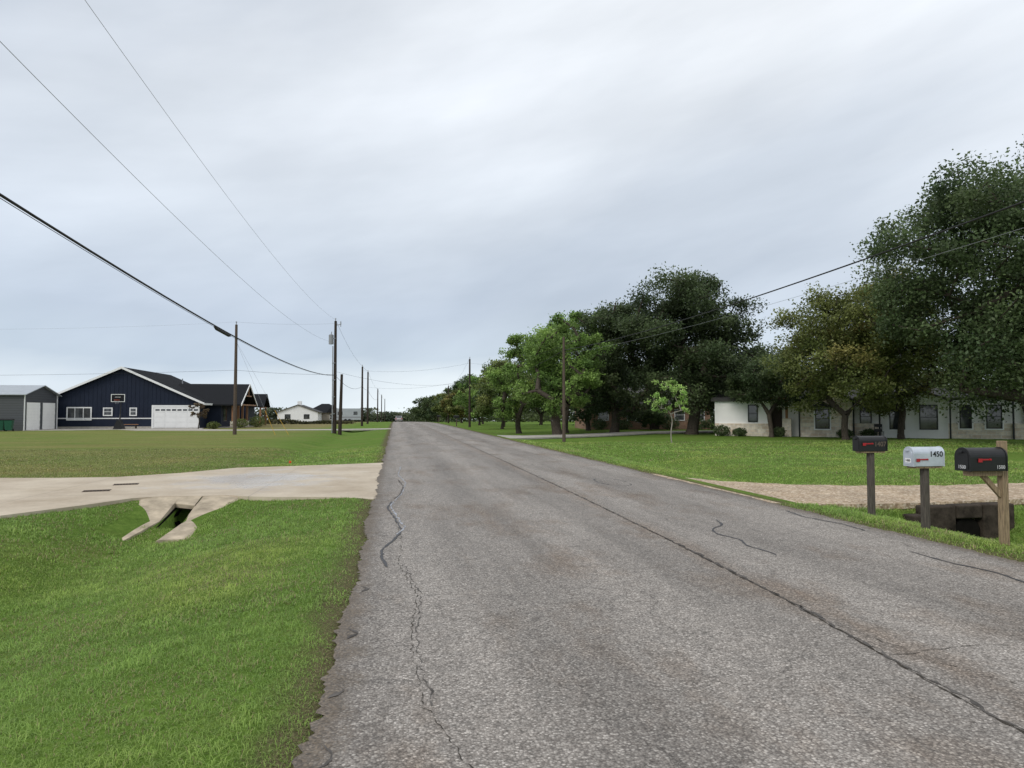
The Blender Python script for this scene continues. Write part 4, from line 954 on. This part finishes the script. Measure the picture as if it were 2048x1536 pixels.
for i, (s, o, h, rd) in enumerate([(0.6,-0.9,0.8,0.6),(1.9,-1.0,0.6,0.5),(4.6,-1.3,0.7,0.5),(8.9,-1.0,0.6,0.5),(10.4,-0.3,0.6,0.5)]):
    x, y = loc2w(s, o); shrub(x, y, h, rd, OAKN, 100+i, n=1100)
x, y = loc2w(11.0,-1.2)
e = thing('patio_chair','black metal patio chair on lawn before stone house','chair',x,y,None,-0.4)
b = MB(); b.box(-.25,.25,-.25,.25,.42,.45); b.make('seat', M['black'], e)
b = MB(); b.box(-.25,.25,.23,.26,.45,.62); b.box(-.25,.25,.23,.26,.75,.95); b.box(-.25,-.21,.23,.26,.62,.75); b.box(.21,.25,.23,.26,.62,.75); b.make('backrest', M['black'], e)
for sx in (-.22,.22):
    for sy in (-.22,.22):
        b = MB(); b.tube((sx,sy,0),(sx,sy,.42),.015,.015,6); b.make('leg', M['black'], e)

# ---- brick house
Bk = thing('brick_house','low orange brick ranch house with grey shingle roof','house',19.5,70,-0.15,math.radians(-6))
b = MB(); b.box(0,13,0,8,0,2.7); b.make('wall', M['brick'], Bk)
b = MB(); roof_pair_x(b,-0.7,2.5,8.7,2.5,4,4.3,-0.6,13.6); b.make('roof', M['greyroof'], Bk)
for x in (1.2,4.2,9.2,11.3): window(Bk,x,0.9,1.1,1.2,-0.005,'white',1,2,0.08)
b = MB(); b.box(6.6,7.6,-0.06,-0.005,0.05,2.15); b.make('door', M['darkpole'], Bk)
b = MB(); b.box(10,10.8,3,3.8,3.0,5.0); b.make('chimney', M['brick'], Bk)
for i, (x, y, h, rd) in enumerate([(20.5,68.8,1.1,0.8),(23,68.6,1.0,0.8),(27.8,68,1.3,0.9),(30.6,67.6,1.2,0.9),(31.8,67,1.1,0.8)]): shrub(x, y, h, rd, OAKN, 130+i, n=900, ls=0.16)

# ---- far farmhouse, dark house, trailer
W = thing('white_house','distant white gable house with grey metal roof','house',-29.5,186,float(crest(186)))
b = MB(); b.prism_y([(0,-0.3),(10,-0.3),(10,2.6),(5,4.3),(0,2.6)],0,12); b.make('wall', M['white'], W)
b = MB(); roof_pair_y(b,-0.5,2.35,10.5,2.35,5,4.35,-0.4,12.4,0.15); b.make('roof', M['greyroof'], W)
b = MB(); b.box(4.5,5.5,3,4,4.2,5.4); b.make('chimney', M['white'], W)
window(W,6.5,0.8,1.4,1.2,-0.005,'black',1,2,0.1); window(W,1.8,0.8,1.4,1.2,-0.005,'black',1,2,0.1)
W = thing('brown_house','distant brown house with dark hipped roof','house',-23.5,196,float(crest(196)))
b = MB(); b.box(0,9,0,9,-0.3,2.6); b.make('wall', M['tan'], W)
b = MB(); b.add([(-.6,-.6,2.5),(9.6,-.6,2.5),(9.6,9.6,2.5),(-.6,9.6,2.5),(3.5,4.5,5.0),(5.5,4.5,5.0)],[(0,1,5,4),(1,2,5),(2,3,4,5),(3,0,4),(0,3,2,1)]); b.prism_y([(5.2,2.5),(8.6,2.5),(6.9,4.6)],-0.8,4); b.make('roof', M['shingle'], W)
window(W,1.4,0.6,1.6,1.4,-0.005,'white',1,2,0.1); window(W,6.1,0.6,1.6,1.4,-0.005,'white',1,2,0.1)
W = thing('travel_trailer','white travel trailer parked beyond the field','trailer',-12.6,148,float(crest(148)))
b = MB(); b.prism_y([(0.2,0.45),(5.8,0.45),(6.1,1.2),(5.9,2.7),(5.5,2.85),(0.4,2.85),(0,2.5),(0,0.8)],0,2.3); b.make('body', M['metalroof'], W, bevel=0.05)
b = MB(); b.box(0.4,5.6,-0.012,-0.002,0.9,1.15); b.make('stripe', M['greymetal'], W)
boxes('window', M['glass'], W, [(1.0,2.0,-0.02,-0.002,1.5,2.2),(4.2,5.0,-0.02,-0.002,1.5,2.2)])
for x in (2.6,3.4):
    b = MB(); b.tube((x,-0.03,0.34),(x,0.25,0.34),0.34,0.34,16); b.make('wheel', M['rubber'], W)
mass('field_hedge', [(-23,104,1.0,1.0),(-15,106,0.8,1.0),(-6.5,108,0.9,1.0)], 5200, 0.22, [(0.04,0.045,0.02),(0.14,0.13,0.06)], 8)
mass('field_hedge', [(-40,100,1.6,1.2),(-30,100,1.5,1.2),(-21,103,1.1,1.0)], 5000, 0.25, [(0.05,0.06,0.025),(0.13,0.14,0.05)], 9)
for i, (x, y, h, rd) in enumerate([(-16.3,79,1.0,0.8),(-15.2,82,1.2,0.9),(-18,74.5,0.7,0.6)]): shrub(x, y, h, rd, MIX, 150+i, n=800, ls=0.15)

# ---- far car
C = thing('parked_car','white car with red tail lights on the road','car',1.0,178,float(crest(178)))
b = MB(); b.prism_x([(-2.2,0.35),(2.2,0.35),(2.25,0.8),(1.2,0.95),(-2.0,1.0),(-2.25,0.8)],-0.9,0.9); b.prism_x([(-1.9,0.98),(-1.5,1.5),(0.2,1.5),(1.0,0.96)],-0.76,0.76); b.make('body', M['carwhite'], C, bevel=0.06)
b = MB(); b.add([(-.66,-1.86,1.07),(.66,-1.86,1.07),(.62,-1.57,1.45),(-.62,-1.57,1.45)],[(0,1,2,3)]); b.make('rear_window', M['glass'], C)
boxes('window', M['glass'], C, [(-.775,-.765,-1.3,.5,1.05,1.42),(.765,.775,-1.3,.5,1.05,1.42)])
for sx in (-.7,.7):
    b = MB(); b.box(sx-.16,sx+.16,-2.28,-2.2,.72,.92); b.make('tail_light', M['red'], C)
    for sy in (-1.35,1.4):
        b = MB(); b.tube((sx*1.18-.1,sy,.33),(sx*1.18+.1,sy,.33),.33,.33,16); b.make('wheel', M['rubber'], C)

# ---- marker flags and drain covers
for x, y, s in ((-3.6,25.2,1.0),(-4.53,9.0,0.7)):
    e = thing('marker_flag','small orange survey flag on wire in the grass','marker flag',x,y,None,0,'survey flags')
    b = MB(); b.tube((0,0,-.03),(0.01,0,.22*s),.003,.003,5); b.make('wire_stem', M['greymetal'], e)
    b = MB(); b.add([(0,0,.12*s),(.08*s,.01,.13*s),(.09*s,-.01,.21*s),(0.01,0,.22*s)],[(0,1,2,3)]); b.make('flag', M['orange'], e)
for x, y, r_ in ((-6.0,15.6,0.25),(-5.9,16.9,0.25)):
    e = thing('drain_cover','dark slotted drain grate set in concrete driveway','drain cover',x,y,-0.004,r_,'driveway drains')
    b = MB()
    for i in range(8): b.box(-0.24+i*0.06,-0.24+i*0.06+0.035,-0.10,0.10,0.002,0.010)
    b.make('grate', M['darkpole'], e)
    b = MB(); b.box(-0.25,0.25,-0.12,-0.102,0.0,0.012); b.box(-0.25,0.25,0.102,0.12,0.0,0.012); b.make('frame', M['pole'], e)

# ------------------------------------------------------------------ camera
cam = bpy.data.cameras.new('camera'); co_ = bpy.data.objects.new('camera', cam); COL.objects.link(co_)
cam.sensor_width = 36; cam.lens = 36*1400/2048; cam.clip_end = 9000; cam.clip_start = 0.05
co_.location = (0,0,1.6); co_.rotation_euler = (math.radians(92.33), 0, math.radians(-9.5))
scene.camera = co_
